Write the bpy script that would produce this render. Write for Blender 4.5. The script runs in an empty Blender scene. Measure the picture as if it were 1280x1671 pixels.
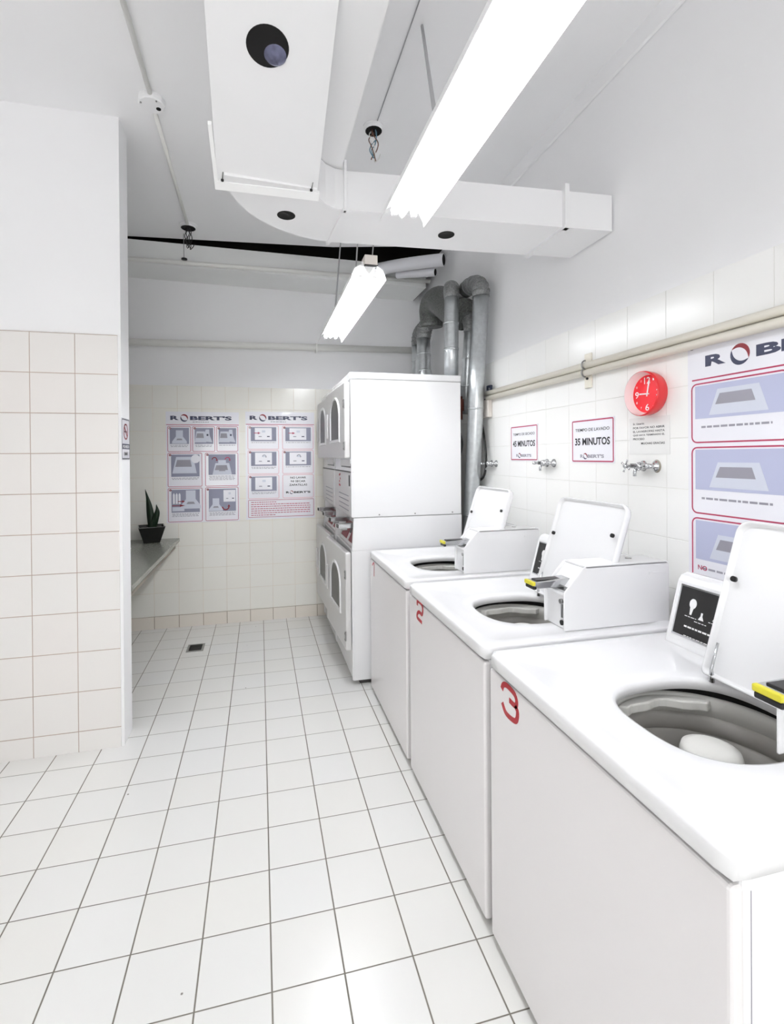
import bpy, bmesh, math, random
from mathutils import Vector, Matrix
random.seed(7)
PI = math.pi
scene = bpy.context.scene
COL = scene.collection

# ------------------------------------------------------------------ camera
FPX, PX, PY = 790.7673, 612.478, 747.908            # focal length and principal point, 1280 x 1671 frame
YAW, PITCH, ROLL, CH = 0.23404, 0.00411, -0.00783, 1.4508
cam = bpy.data.cameras.new('camera')
camo = bpy.data.objects.new('camera', cam); COL.objects.link(camo)
cam.sensor_fit = 'HORIZONTAL'; cam.sensor_width = 36.0
cam.lens = FPX / 1280 * 36
cam.shift_x = (640 - PX) / 1280
cam.shift_y = (PY - 835.5) / 1280
fw = Vector((math.sin(YAW)*math.cos(PITCH), math.cos(YAW)*math.cos(PITCH), -math.sin(PITCH)))
r0 = Vector((math.cos(YAW), -math.sin(YAW), 0)); u0 = r0.cross(fw)
rt = math.cos(ROLL)*r0 + math.sin(ROLL)*u0; up = -math.sin(ROLL)*r0 + math.cos(ROLL)*u0
camo.matrix_world = Matrix(((rt.x, up.x, -fw.x, 0), (rt.y, up.y, -fw.y, 0), (rt.z, up.z, -fw.z, CH), (0, 0, 0, 1)))
cam.clip_start = 0.05
scene.camera = camo

# ------------------------------------------------------------------ world, exposure
w = bpy.data.worlds.new('world'); scene.world = w; w.use_nodes = True
w.node_tree.nodes['Background'].inputs[0].default_value = (0.9, 0.95, 1, 1)
w.node_tree.nodes['Background'].inputs[1].default_value = 0.35
scene.view_settings.view_transform = 'Standard'
scene.view_settings.look = 'None'
scene.view_settings.gamma = 1.0
scene.view_settings.use_curve_mapping = False
scene.view_settings.exposure = -0.06
scene.cycles.diffuse_bounces = 10; scene.cycles.max_bounces = 14; scene.cycles.glossy_bounces = 6
def area(name, loc, rot, sx, sy, watt, col):
    l = bpy.data.lights.new(name, 'AREA'); l.shape = 'RECTANGLE'; l.size = sx; l.size_y = sy; l.energy = watt; l.color = col
    o = bpy.data.objects.new(name, l); COL.objects.link(o); o.location = loc; o.rotation_euler = rot; return o
# daylight lamp, unseen behind the viewer, added to brighten the room
area('added_fill', (-.4, -2.12, 1.75), (math.radians(108), 0, 0), 2.8, 1.9, 56, (1, .985, .97))
TUBE_POWER = 24.0          # emission strength of the fluorescent tubes

# ------------------------------------------------------------------ materials
def srgb(r, g, b):
    f = lambda c: (c/255/12.92) if c/255 <= .04045 else ((c/255+.055)/1.055)**2.4
    return (f(r), f(g), f(b), 1)
def new_mat(name):
    m = bpy.data.materials.new(name); m.use_nodes = True
    return m, m.node_tree, m.node_tree.nodes['Principled BSDF']
def mat(name, rgb, rough=.5, metal=0., var=.0, scale=20., bump=0., emit=0., coat=0., spec=None):
    m, nt, b = new_mat(name); N = nt.nodes; L = nt.links
    b.inputs['Roughness'].default_value = rough; b.inputs['Metallic'].default_value = metal
    if spec is not None: b.inputs['Specular IOR Level'].default_value = spec
    if coat: b.inputs['Coat Weight'].default_value = coat
    c = srgb(*rgb)
    geo = N.new('ShaderNodeNewGeometry')
    nz = N.new('ShaderNodeTexNoise'); nz.inputs['Scale'].default_value = scale; nz.inputs['Detail'].default_value = 4
    L.new(geo.outputs['Position'], nz.inputs['Vector'])
    mx = N.new('ShaderNodeMix'); mx.data_type = 'RGBA'
    mx.inputs['A'].default_value = c
    mx.inputs['B'].default_value = tuple(max(0, x*(1-var)) for x in c[:3]) + (1,)
    L.new(nz.outputs['Fac'], mx.inputs['Factor']); L.new(mx.outputs['Result'], b.inputs['Base Color'])
    if bump:
        bp = N.new('ShaderNodeBump'); bp.inputs['Strength'].default_value = bump; bp.inputs['Distance'].default_value = .004
        L.new(nz.outputs['Fac'], bp.inputs['Height']); L.new(bp.outputs['Normal'], b.inputs['Normal'])
    if emit:
        b.inputs['Emission Color'].default_value = c; b.inputs['Emission Strength'].default_value = emit
    return m
def tile_mat(name, axes, sp, off, width, tile, grout, rough=.22, tint=(1, .93, .90), tintamt=.5, dirt=0.):
    """glazed square tiles laid on a world-space grid; axes e.g. ('X','Y')"""
    m, nt, b = new_mat(name); N = nt.nodes; L = nt.links
    geo = N.new('ShaderNodeNewGeometry'); sep = N.new('ShaderNodeSeparateXYZ'); L.new(geo.outputs['Position'], sep.inputs[0])
    def math_(op, a, bv=None, c=None):
        n = N.new('ShaderNodeMath'); n.operation = op
        for i, v in enumerate((a, bv, c)):
            if v is None: continue
            if isinstance(v, (int, float)): n.inputs[i].default_value = v
            else: L.new(v, n.inputs[i])
        return n.outputs[0]
    masks, ids = [], []
    for ax, s, o, wd in zip(axes, sp, off, width):
        x = math_('SUBTRACT', sep.outputs[ax], o)
        d = math_('PINGPONG', x, s/2)
        mr = N.new('ShaderNodeMapRange'); mr.inputs['From Min'].default_value = wd*.35; mr.inputs['From Max'].default_value = wd*.75
        mr.inputs['To Min'].default_value = 1; mr.inputs['To Max'].default_value = 0
        L.new(d, mr.inputs['Value']); masks.append(mr.outputs[0])
        ids.append(math_('FLOOR', math_('DIVIDE', x, s)))
    g = math_('MAXIMUM', masks[0], masks[1])
    cb = N.new('ShaderNodeCombineXYZ'); L.new(ids[0], cb.inputs[0]); L.new(ids[1], cb.inputs[1])
    wn = N.new('ShaderNodeTexWhiteNoise'); wn.noise_dimensions = '3D'; L.new(cb.outputs[0], wn.inputs['Vector'])
    base = srgb(*tile)
    mt = N.new('ShaderNodeMix'); mt.data_type = 'RGBA'; mt.inputs['A'].default_value = base
    mt.inputs['B'].default_value = (base[0]*tint[0], base[1]*tint[1], base[2]*tint[2], 1)
    L.new(math_('MULTIPLY', wn.outputs['Value'], tintamt), mt.inputs['Factor'])
    nz = N.new('ShaderNodeTexNoise'); nz.inputs['Scale'].default_value = 3.0; nz.inputs['Detail'].default_value = 6
    L.new(geo.outputs['Position'], nz.inputs['Vector'])
    gm = N.new('ShaderNodeMix'); gm.data_type = 'RGBA'
    gc = srgb(*grout)
    gm.inputs['A'].default_value = gc; gm.inputs['B'].default_value = tuple(min(1, c*2.2) for c in gc[:3]) + (1,)
    L.new(nz.outputs['Fac'], gm.inputs['Factor'])
    last = mt.outputs['Result']
    if dirt:      # small specks of dirt caught beside the joints
        vo = N.new('ShaderNodeTexVoronoi'); vo.inputs['Scale'].default_value = 9.0; L.new(geo.outputs['Position'], vo.inputs['Vector'])
        sm = N.new('ShaderNodeMapRange'); sm.inputs['From Min'].default_value = .02; sm.inputs['From Max'].default_value = .045
        sm.inputs['To Min'].default_value = dirt; sm.inputs['To Max'].default_value = 0
        L.new(vo.outputs['Distance'], sm.inputs['Value'])
        w2 = N.new('ShaderNodeTexWhiteNoise'); L.new(vo.outputs['Color'], w2.inputs['Vector'])
        gt = math_('GREATER_THAN', w2.outputs['Value'], .8)
        dm = N.new('ShaderNodeMix'); dm.data_type = 'RGBA'; dm.inputs['B'].default_value = srgb(92, 84, 74)
        L.new(last, dm.inputs['A']); L.new(math_('MULTIPLY', sm.outputs[0], gt), dm.inputs['Factor']); last = dm.outputs['Result']
    fm = N.new('ShaderNodeMix'); fm.data_type = 'RGBA'
    L.new(last, fm.inputs['A']); L.new(gm.outputs['Result'], fm.inputs['B']); L.new(g, fm.inputs['Factor'])
    L.new(fm.outputs['Result'], b.inputs['Base Color'])
    rr = math_('MULTIPLY_ADD', g, .5, rough); L.new(rr, b.inputs['Roughness'])
    bp = N.new('ShaderNodeBump'); bp.inputs['Strength'].default_value = .5; bp.inputs['Distance'].default_value = .002; bp.invert = True
    L.new(g, bp.inputs['Height']); L.new(bp.outputs['Normal'], b.inputs['Normal'])
    return m

M_PLASTER = mat('white_wall_paint', (243, 243, 244), .75, var=.03, scale=3, bump=.05)
M_CEIL = mat('ceiling_paint', (242, 242, 243), .8, var=.03, scale=2.5)
M_SHEET = mat('white_painted_sheet', (240, 240, 241), .55, var=.02, scale=5)
M_SOFFIT = mat('soffit_paint', (236, 237, 236), .6, var=.03, scale=6)
M_FLOOR = tile_mat('floor_tiles', ('X', 'Y'), (.2, .2), (.02034, -.06032), (.0042, .0032), (232, 232, 230), (96, 92, 84), .24, tint=(1, .985, .95), tintamt=.6, dirt=.9)
M_TBACK = tile_mat('back_wall_tiles', ('X', 'Z'), (.197, .1965), (-.091, .105), (.0026, .0026), (239, 238, 232), (180, 172, 160), .2, tint=(1, .985, .955), tintamt=.7)
M_TRIGHT = tile_mat('right_wall_tiles', ('Y', 'Z'), (.198, .187), (1.529, .013), (.0026, .0026), (243, 243, 241), (182, 180, 176), .2, tint=(1, .995, .98), tintamt=.6)
M_TPART = tile_mat('partition_tiles', ('X', 'Z'), (.1965, .1965), (-.8815, .102), (.0030, .0034), (233, 231, 228), (146, 130, 120), .2, tint=(1, .975, .965), tintamt=.8)
M_COVE = tile_mat('back_base_tiles', ('X', 'Z'), (.197, .5), (-.091, .106), (.0045, .004), (230, 224, 215), (124, 112, 98), .2, tint=(1, .965, .92), tintamt=.9)
M_ENAMEL = mat('white_enamel', (238, 238, 239), .22, var=.015, scale=4, coat=.3)
M_ENAMEL2 = mat('white_enamel_front', (236, 233, 233), .25, var=.015, scale=4, coat=.2)
M_DOORP = mat('dryer_door_paint', (218, 217, 216), .3, var=.02, scale=6)
M_GASKET = mat('dark_seam_rubber', (70, 68, 66), .7)
M_PLASTIC = mat('white_moulded_plastic', (228, 227, 222), .4, var=.04, scale=12)
M_TUB = mat('grey_enamel_tub', (196, 193, 188), .35, var=.15, scale=9)
M_BASKET = mat('dark_steel_basket', (88, 78, 66), .4, .3, var=.4, scale=22)
M_BLACK = mat('black_plastic', (22, 21, 22), .4)
M_DARK = mat('dark_void_shade', (14, 13, 13), .9)  # near black, puts the shade of holes and gaps into the colour
M_CHROME = mat('chrome', (205, 206, 208), .14, 1.0, var=.1, scale=30)
M_STEEL = mat('brushed_steel', (165, 165, 164), .33, 1.0, var=.3, scale=60)
M_GLASS = mat('smoked_door_glass', (58, 60, 56), .3, 0, var=.5, scale=14, spec=.25)
M_GALV = mat('galvanised_sheet', (222, 226, 228), .30, .8, var=.35, scale=38, bump=.15)
M_GALV2 = mat('dull_galvanised_elbow', (178, 180, 180), .45, .6, var=.8, scale=110, bump=.5)
M_FOIL = mat('crinkled_foil_trunk', (140, 143, 140), .5, .6, var=.95, scale=85, bump=1.)
M_CREAM = mat('cream_pipe_paint', (232, 227, 214), .4, var=.06, scale=9)
M_WPIPE = mat('white_pipe_paint', (234, 234, 230), .45, var=.04, scale=9)
M_BOX = mat('junction_box_cream', (228, 221, 214), .5, var=.03)
M_RED = mat('red_clock_plastic', (214, 24, 34), .25, coat=.4)
M_REDDIAL = mat('red_clock_dial', (232, 28, 42), .5)
M_PINKW = mat('clock_inner_ring_white', (238, 222, 222), .35)  # pink tinge stands for colour reflected onto the white ring
M_WHITEP = mat('white_print', (240, 240, 240), .5)
M_DIGIT = mat('red_vinyl_digit', (172, 14, 32), .4)
M_REDDARK = mat('dark_red_label', (130, 34, 44), .5)
M_PAPER = mat('laminated_paper', (238, 238, 244), .18, coat=.5)
M_PAPER2 = mat('clear_sheet_paper', (234, 234, 232), .25, coat=.3)
M_PRED = mat('print_crimson', (176, 58, 92), .4)
M_PPINK = mat('print_pink', (226, 168, 178), .4)
M_PGREY = mat('print_grey_blue', (142, 144, 164), .4)
M_PLIL = mat('print_lilac', (182, 186, 212), .4)
M_PLIGHT = mat('print_pale_blue', (206, 210, 222), .4)
M_PDARK = mat('print_slate', (58, 62, 88), .4)
M_PTXT = mat('print_soft_text', (150, 148, 158), .5)
M_PBLACK = mat('print_black', (40, 40, 46), .5)
M_POT = mat('black_glazed_pot', (12, 12, 13), .2, coat=.5)
M_SOIL = mat('potting_soil', (46, 36, 28), .9, var=.5, scale=90, bump=.8)
M_LEAF = mat('snake_plant_leaf', (20, 46, 24), .4, var=.6, scale=40)
M_GRANITE = mat('grey_granite', (150, 152, 142), .16, var=.55, scale=160)
M_APRON = mat('counter_apron', (150, 143, 130), .6, var=.1)
M_FOAM = mat('white_roll_wrap', (226, 226, 230), .7, var=.06, scale=14)
M_CABLE = mat('black_rubber_cable', (18, 18, 18), .5)
M_BLUE = mat('blue_copper_wire', (90, 130, 150), .5)
M_BROWNW = mat('brown_wire', (120, 84, 66), .6)
M_VALVE = mat('dark_blue_valve', (22, 30, 54), .4)
M_COPPER = mat('rust_red_fitting', (112, 52, 38), .6, .3, var=.4, scale=60)
M_YELLOW = mat('yellow_slot_tip', (206, 196, 50), .4)
M_LAMP = mat('reflector_lamp_glass', (126, 128, 158), .12, .5, var=.7, scale=60)
M_TUBE = mat('lit_fluorescent_tube', (250, 252, 255), .5, emit=TUBE_POWER)
M_TUBE2 = mat('fluorescent_tube_boosted', (250, 252, 255), .5, emit=TUBE_POWER*3.0)  # far tubes, emission boosted to brighten the back of the room
M_PANE = mat('frosted_pane', (225, 232, 236), .3)
M_ROD = mat('pale_grey_rod', (172, 172, 174), .5)
M_SHAFT = mat('shaft_shade', (58, 55, 52), .95, var=.3, scale=8)
M_REFL = mat('white_reflector', (250, 250, 250), .35)

# ------------------------------------------------------------------ mesh helpers
class MB:
    def __init__(s): s.bm = bmesh.new(); s.mats = []
    def mi(s, m):
        if m not in s.mats: s.mats.append(m)
        return s.mats.index(m)
    def _tag(s, faces, m, smooth=False):
        i = s.mi(m)
        for f in faces: f.material_index = i; f.smooth = smooth
    def box(s, a, b, m, bev=0., seg=2):
        a = Vector(a); b = Vector(b)
        lo = Vector(map(min, a, b)); hi = Vector(map(max, a, b))
        r = bmesh.ops.create_cube(s.bm, size=1, matrix=Matrix.Translation((lo+hi)/2) @ Matrix.Diagonal((*(hi-lo), 1)))
        vs = r['verts']; fs = list({f for v in vs for f in v.link_faces})
        if bev:
            es = list({e for v in vs for e in v.link_edges})
            rr = bmesh.ops.bevel(s.bm, geom=es, offset=bev, segments=seg, affect='EDGES', profile=.5)
            vs = {v for f in rr['faces'] for v in f.verts}
            fs = list({f for v in vs for f in v.link_faces})
        s._tag(fs, m, False); return s
    def prism(s, pts, vec, m, smooth=False):
        """closed polygon pts (3-D) extruded by vec"""
        vec = Vector(vec)
        a = [s.bm.verts.new(p) for p in pts]; b = [s.bm.verts.new(Vector(p)+vec) for p in pts]
        n = len(pts); fs = [s.bm.faces.new(a), s.bm.faces.new(b[::-1])]; sides = []
        for i in range(n): sides.append(s.bm.faces.new((a[i], b[i], b[(i+1) % n], a[(i+1) % n])))
        s._tag(fs, m); s._tag(sides, m, smooth)
        bmesh.ops.recalc_face_normals(s.bm, faces=fs+sides); return s
    def lathe(s, prof, m, center=(0, 0, 0), axis='Z', n=32, smooth=True, mlist=None):
        """prof list of (r, h); axis of revolution"""
        c = Vector(center); rings = []
        for r, h in prof:
            ring = []
            if r < 1e-6:
                ring = [s.bm.verts.new(c + s._ax(0, 0, h, axis))]
            else:
                for k in range(n):
                    t = 2*PI*k/n; ring.append(s.bm.verts.new(c + s._ax(r*math.cos(t), r*math.sin(t), h, axis)))
            rings.append(ring)
        allf = []
        for i in range(len(rings)-1):
            A, B = rings[i], rings[i+1]; fs = []
            for k in range(n):
                k2 = (k+1) % n
                if len(A) == 1 and len(B) == 1: continue
                if len(A) == 1: fs.append(s.bm.faces.new((A[0], B[k], B[k2])))
                elif len(B) == 1: fs.append(s.bm.faces.new((A[k], B[0], A[k2])))
                else: fs.append(s.bm.faces.new((A[k], B[k], B[k2], A[k2])))
            s._tag(fs, mlist[i] if mlist else m, smooth); allf += fs
        bmesh.ops.recalc_face_normals(s.bm, faces=allf); return s
    @staticmethod
    def _ax(x, y, h, axis):
        if axis == 'Z': return Vector((x, y, h))
        if axis == 'X': return Vector((h, x, y))
        return Vector((x, h, y))
    def tube(s, pts, r, m, n=12, caps=True, radii=None):
        pts = [Vector(p) for p in pts]; rings = []; prev = None
        for i, p in enumerate(pts):
            d = (pts[min(i+1, len(pts)-1)] - pts[max(i-1, 0)]).normalized()
            if prev is None:
                ref = Vector((0, 0, 1)) if abs(d.z) < .9 else Vector((1, 0, 0)); u = d.cross(ref).normalized()
            else:
                u = (prev - d*prev.dot(d)).normalized()
            prev = u; v = d.cross(u)
            rr = radii[i] if radii else r
            rings.append([s.bm.verts.new(p + rr*(math.cos(2*PI*k/n)*u + math.sin(2*PI*k/n)*v)) for k in range(n)])
        fs = []
        for A, B in zip(rings, rings[1:]):
            for k in range(n): fs.append(s.bm.faces.new((A[k], A[(k+1) % n], B[(k+1) % n], B[k])))
        s._tag(fs, m, True)
        if caps:
            c = [s.bm.faces.new(rings[0][::-1]), s.bm.faces.new(rings[-1])]; s._tag(c, m)
            fs += c
        bmesh.ops.recalc_face_normals(s.bm, faces=fs); return s
    def grid(s, rows, m, smooth=True, closed=True):
        """rows: list of loops of points with equal count"""
        R = [[s.bm.verts.new(p) for p in row] for row in rows]; fs = []
        n = len(R[0]); last = n if closed else n-1
        for A, B in zip(R, R[1:]):
            for k in range(last): fs.append(s.bm.faces.new((A[k], A[(k+1) % n], B[(k+1) % n], B[k])))
        s._tag(fs, m, smooth); return R, fs
    def text(s, txt, m, origin, U, V, width=None, height=.05, bold=0., align='L', lift=0.):
        """flat lettering: origin = lower-left corner, U = reading direction, V = up, (U x V) = facing"""
        cu = bpy.data.curves.new('lettering', 'FONT'); cu.body = txt; cu.size = 1; cu.offset = bold; cu.resolution_u = 3
        to = bpy.data.objects.new('lettering', cu); COL.objects.link(to)
        me = bpy.data.meshes.new_from_object(to.evaluated_get(bpy.context.evaluated_depsgraph_get()))
        bpy.data.objects.remove(to); bpy.data.curves.remove(cu)
        if not me.vertices: return s
        xs = [v.co.x for v in me.vertices]; ys = [v.co.y for v in me.vertices]
        x0, x1, y0, y1 = min(xs), max(xs), min(ys), max(ys)
        sy = height/(y1-y0); sx = (width/(x1-x0)) if width else sy
        O = Vector(origin); U = Vector(U); V = Vector(V); W = U.cross(V)
        if align == 'C': O = O - U*(x1-x0)*sx/2
        vs = [s.bm.verts.new(O + U*(v.co.x-x0)*sx + V*(v.co.y-y0)*sy + W*lift) for v in me.vertices]
        fs = []
        for p in me.polygons:
            try: fs.append(s.bm.faces.new([vs[i] for i in p.vertices]))
            except ValueError: pass
        s._tag(fs, m); bpy.data.meshes.remove(me); return s
    def build(s, name, parent=None, loc=None, rot=None, bevel=0., autosmooth=True):
        me = bpy.data.meshes.new(name); s.bm.to_mesh(me); s.bm.free()
        for m in s.mats: me.materials.append(m)
        o = bpy.data.objects.new(name, me); COL.objects.link(o)
        if parent: o.parent = parent
        if loc: o.location = loc
        if rot: o.rotation_euler = rot
        if bevel:
            b = o.modifiers.new('bevel', 'BEVEL'); b.width = bevel; b.segments = 2; b.limit_method = 'ANGLE'
        return o
def tag(o, label, cat, group=None):
    o['label'] = label; o['category'] = cat
    if group: o['group'] = group
    return o
def thing(name, label, cat, loc=(0, 0, 0), group=None, rz=0):
    o = bpy.data.objects.new(name, None); COL.objects.link(o); o.location = loc; o.rotation_euler = (0, 0, rz)
    o.empty_display_size = .1
    return tag(o, label, cat, group)
def struct(o): o['kind'] = 'structure'; return o
def copy_tree(o, parent=None):
    c = o.copy(); COL.objects.link(c); c.parent = parent
    for ch in list(o.children): copy_tree(ch, c)
    return c
def arc(p0, p1, p2, n=10):
    """quadratic curve"""
    p0, p1, p2 = Vector(p0), Vector(p1), Vector(p2)
    return [(1-t)**2*p0 + 2*t*(1-t)*p1 + t*t*p2 for t in [k/n for k in range(n+1)]]
def spline(P, n=8):
    P = [Vector(p) for p in P]; Q = [2*P[0]-P[1]] + P + [2*P[-1]-P[-2]]; out = []
    for i in range(1, len(Q)-2):
        a, b, c, d = Q[i-1:i+3]
        for k in range(n):
            t = k/n
            out.append(.5*((2*b) + (c-a)*t + (2*a-5*b+4*c-d)*t*t + (3*b-a-3*c+d)*t**3))
    return out + [P[-1]]

# ================================================================== THE ROOM
XW, YB, ZC, YF, XL = 1.50, 4.425, 3.165, -2.2, -2.3
struct(MB().box((XL-.1, YF-.1, -.08), (XW+.1, YB+.1, 0), M_FLOOR).build('floor'))
struct(MB().prism([(XL-.1, YF-.1, ZC), (XW+.1, YF-.1, ZC), (XW+.1, 3.74, ZC), (1.1, 3.82, ZC), (.6, 3.94, ZC), (-1.0, 4.085, ZC), (XL-.1, 4.11, ZC)], (0, 0, .1), M_CEIL).build('ceiling'))
# open shaft above the back ceiling edge, its shade put in as dark colour
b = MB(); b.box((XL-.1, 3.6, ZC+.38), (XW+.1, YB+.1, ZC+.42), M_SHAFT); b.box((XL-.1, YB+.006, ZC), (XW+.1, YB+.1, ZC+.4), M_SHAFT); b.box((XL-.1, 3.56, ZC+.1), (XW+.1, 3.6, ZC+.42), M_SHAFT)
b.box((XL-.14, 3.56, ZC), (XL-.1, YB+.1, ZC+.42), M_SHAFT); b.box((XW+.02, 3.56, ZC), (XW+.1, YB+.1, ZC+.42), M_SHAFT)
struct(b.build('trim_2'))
TT = 2.068
b = MB(); b.box((XW+.006, YF-.1, 0), (XW+.12, YB+.1, ZC), M_PLASTER); b.box((XW, YF, 0), (XW+.01, YB, TT), M_TRIGHT)
struct(b.build('wall_right'))
b = MB(); b.box((XL, YB+.006, 0), (XW+.006, YB+.12, ZC), M_PLASTER); b.box((XL, YB, .106), (XW, YB+.01, TT), M_TBACK)
struct(b.build('wall_back'))
struct(MB().box((XL, YB-.004, 0), (XW, YB+.012, .106), M_COVE).build('baseboard_back'))
struct(MB().box((XL-.12, YF-.1, 0), (XL, YB+.1, ZC), M_PLASTER).build('wall_left'))
b = MB(); b.box((XL, YF-.12, 0), (XW, YF, .8), M_PLASTER); b.box((XL, YF-.12, 2.7), (XW, YF, ZC), M_PLASTER)
b.box((XL, YF-.12, .8), (-1.8, YF, 2.7), M_PLASTER); b.box((1.0, YF-.12, .8), (XW, YF, 2.7), M_PLASTER)
struct(b.build('wall_front'))
b = MB()
for a_, c_ in (((-1.8, .8), (1.0, .85)), ((-1.8, 2.65), (1.0, 2.7)), ((-1.8, .85), (-1.75, 2.65)), ((.95, .85), (1.0, 2.65)), ((-.43, .85), (-.37, 2.65))):
    b.box((a_[0], YF-.10, a_[1]), (c_[0], YF-.03, c_[1]), M_SHEET)
b.box((-1.75, YF-.07, .85), (.95, YF-.065, 2.65), M_PANE)
struct(b.build('added_window_1'))  # unseen window, added behind the viewer to go with the extra lamp
# short partition on the left: tiled face, plaster edge
b = MB(); b.box((XL, 2.672, 0), (-.676, 2.824, ZC), M_PLASTER); b.box((XL, 2.665, 0), (-.690, 2.676, 2.068), M_TPART)
struct(b.build('wall_partition'))
# coving where the ceiling meets the right wall
struct(MB().prism([(XW+.004, YF, ZC), (XW-.006, YF, ZC), (XW-.006, YF, ZC-.08), (XW+.004, YF, ZC-.085)], (0, YB-YF-.02, 0), M_PLASTER).build('trim_1'))

# ================================================================== WASHERS
WD, WW, WH = .745, .775, .865           # depth, width, height of the top
def superell(cx, cy, a, bb, z, n=96, e=2.6):
    out = []
    for k in range(n):
        t = 2*PI*k/n; c, s_ = math.cos(t), math.sin(t)
        out.append((cx + a*math.copysign(abs(c)**(2/e), c), cy + bb*math.copysign(abs(s_)**(2/e), s_), z))
    return out
def rrect_loop(x0, y0, x1, y1, z, r, ref):
    """rounded rectangle sampled along the same angles as ref (list of points about its centre)"""
    cx, cy = sum(p[0] for p in ref)/len(ref), sum(p[1] for p in ref)/len(ref); out = []
    for p in ref:
        d = Vector((p[0]-cx, p[1]-cy)).normalized(); lo, hi = 0., 3.
        def inside(t):
            x, y = cx+d.x*t, cy+d.y*t
            if not (x0 <= x <= x1 and y0 <= y <= y1): return False
            qx = min(max(x, x0+r), x1-r); qy = min(max(y, y0+r), y1-r)
            return (x-qx)**2+(y-qy)**2 <= r*r+1e-12
        for _ in range(34):
            mid = (lo+hi)/2
            if inside(mid): lo = mid
            else: hi = mid
        out.append((cx+d.x*lo, cy+d.y*lo, z))
    return out
HX, HY, HA, HB = .335, .335, .185, .168
DIG = {
 '1': [[(.707, .787), (.659, .806), (.662, .729)]],
 '2': [[(.652, .800), (.650, .816), (.625, .823), (.590, .818), (.580, .798), (.592, .778), (.626, .778), (.650, .765), (.654, .746), (.592, .744)]],
 '3': [[(.694, .787), (.685, .803), (.665, .810), (.625, .806), (.612, .791), (.620, .776), (.652, .776)],
       [(.620, .776), (.608, .765), (.614, .740), (.635, .731), (.672, .731), (.692, .750)]],
}
def ribbon(b, path, w, x, m, th=.0012):
    """flat stroke in the y-z plane at x (facing -x)"""
    P = [Vector((0, y, z)) for y, z in path]; L_, R_ = [], []
    for i, p in enumerate(P):
        d = (P[min(i+1, len(P)-1)] - P[max(i-1, 0)]).normalized(); nrm = Vector((0, -d.z, d.y))
        L_.append(p + nrm*w/2); R_.append(p - nrm*w/2)
    for i in range(len(P)-1):
        q = [L_[i], L_[i+1], R_[i+1], R_[i]]
        b.prism([(x, v.y, v.z) for v in q], (-th, 0, 0), m)
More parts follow.
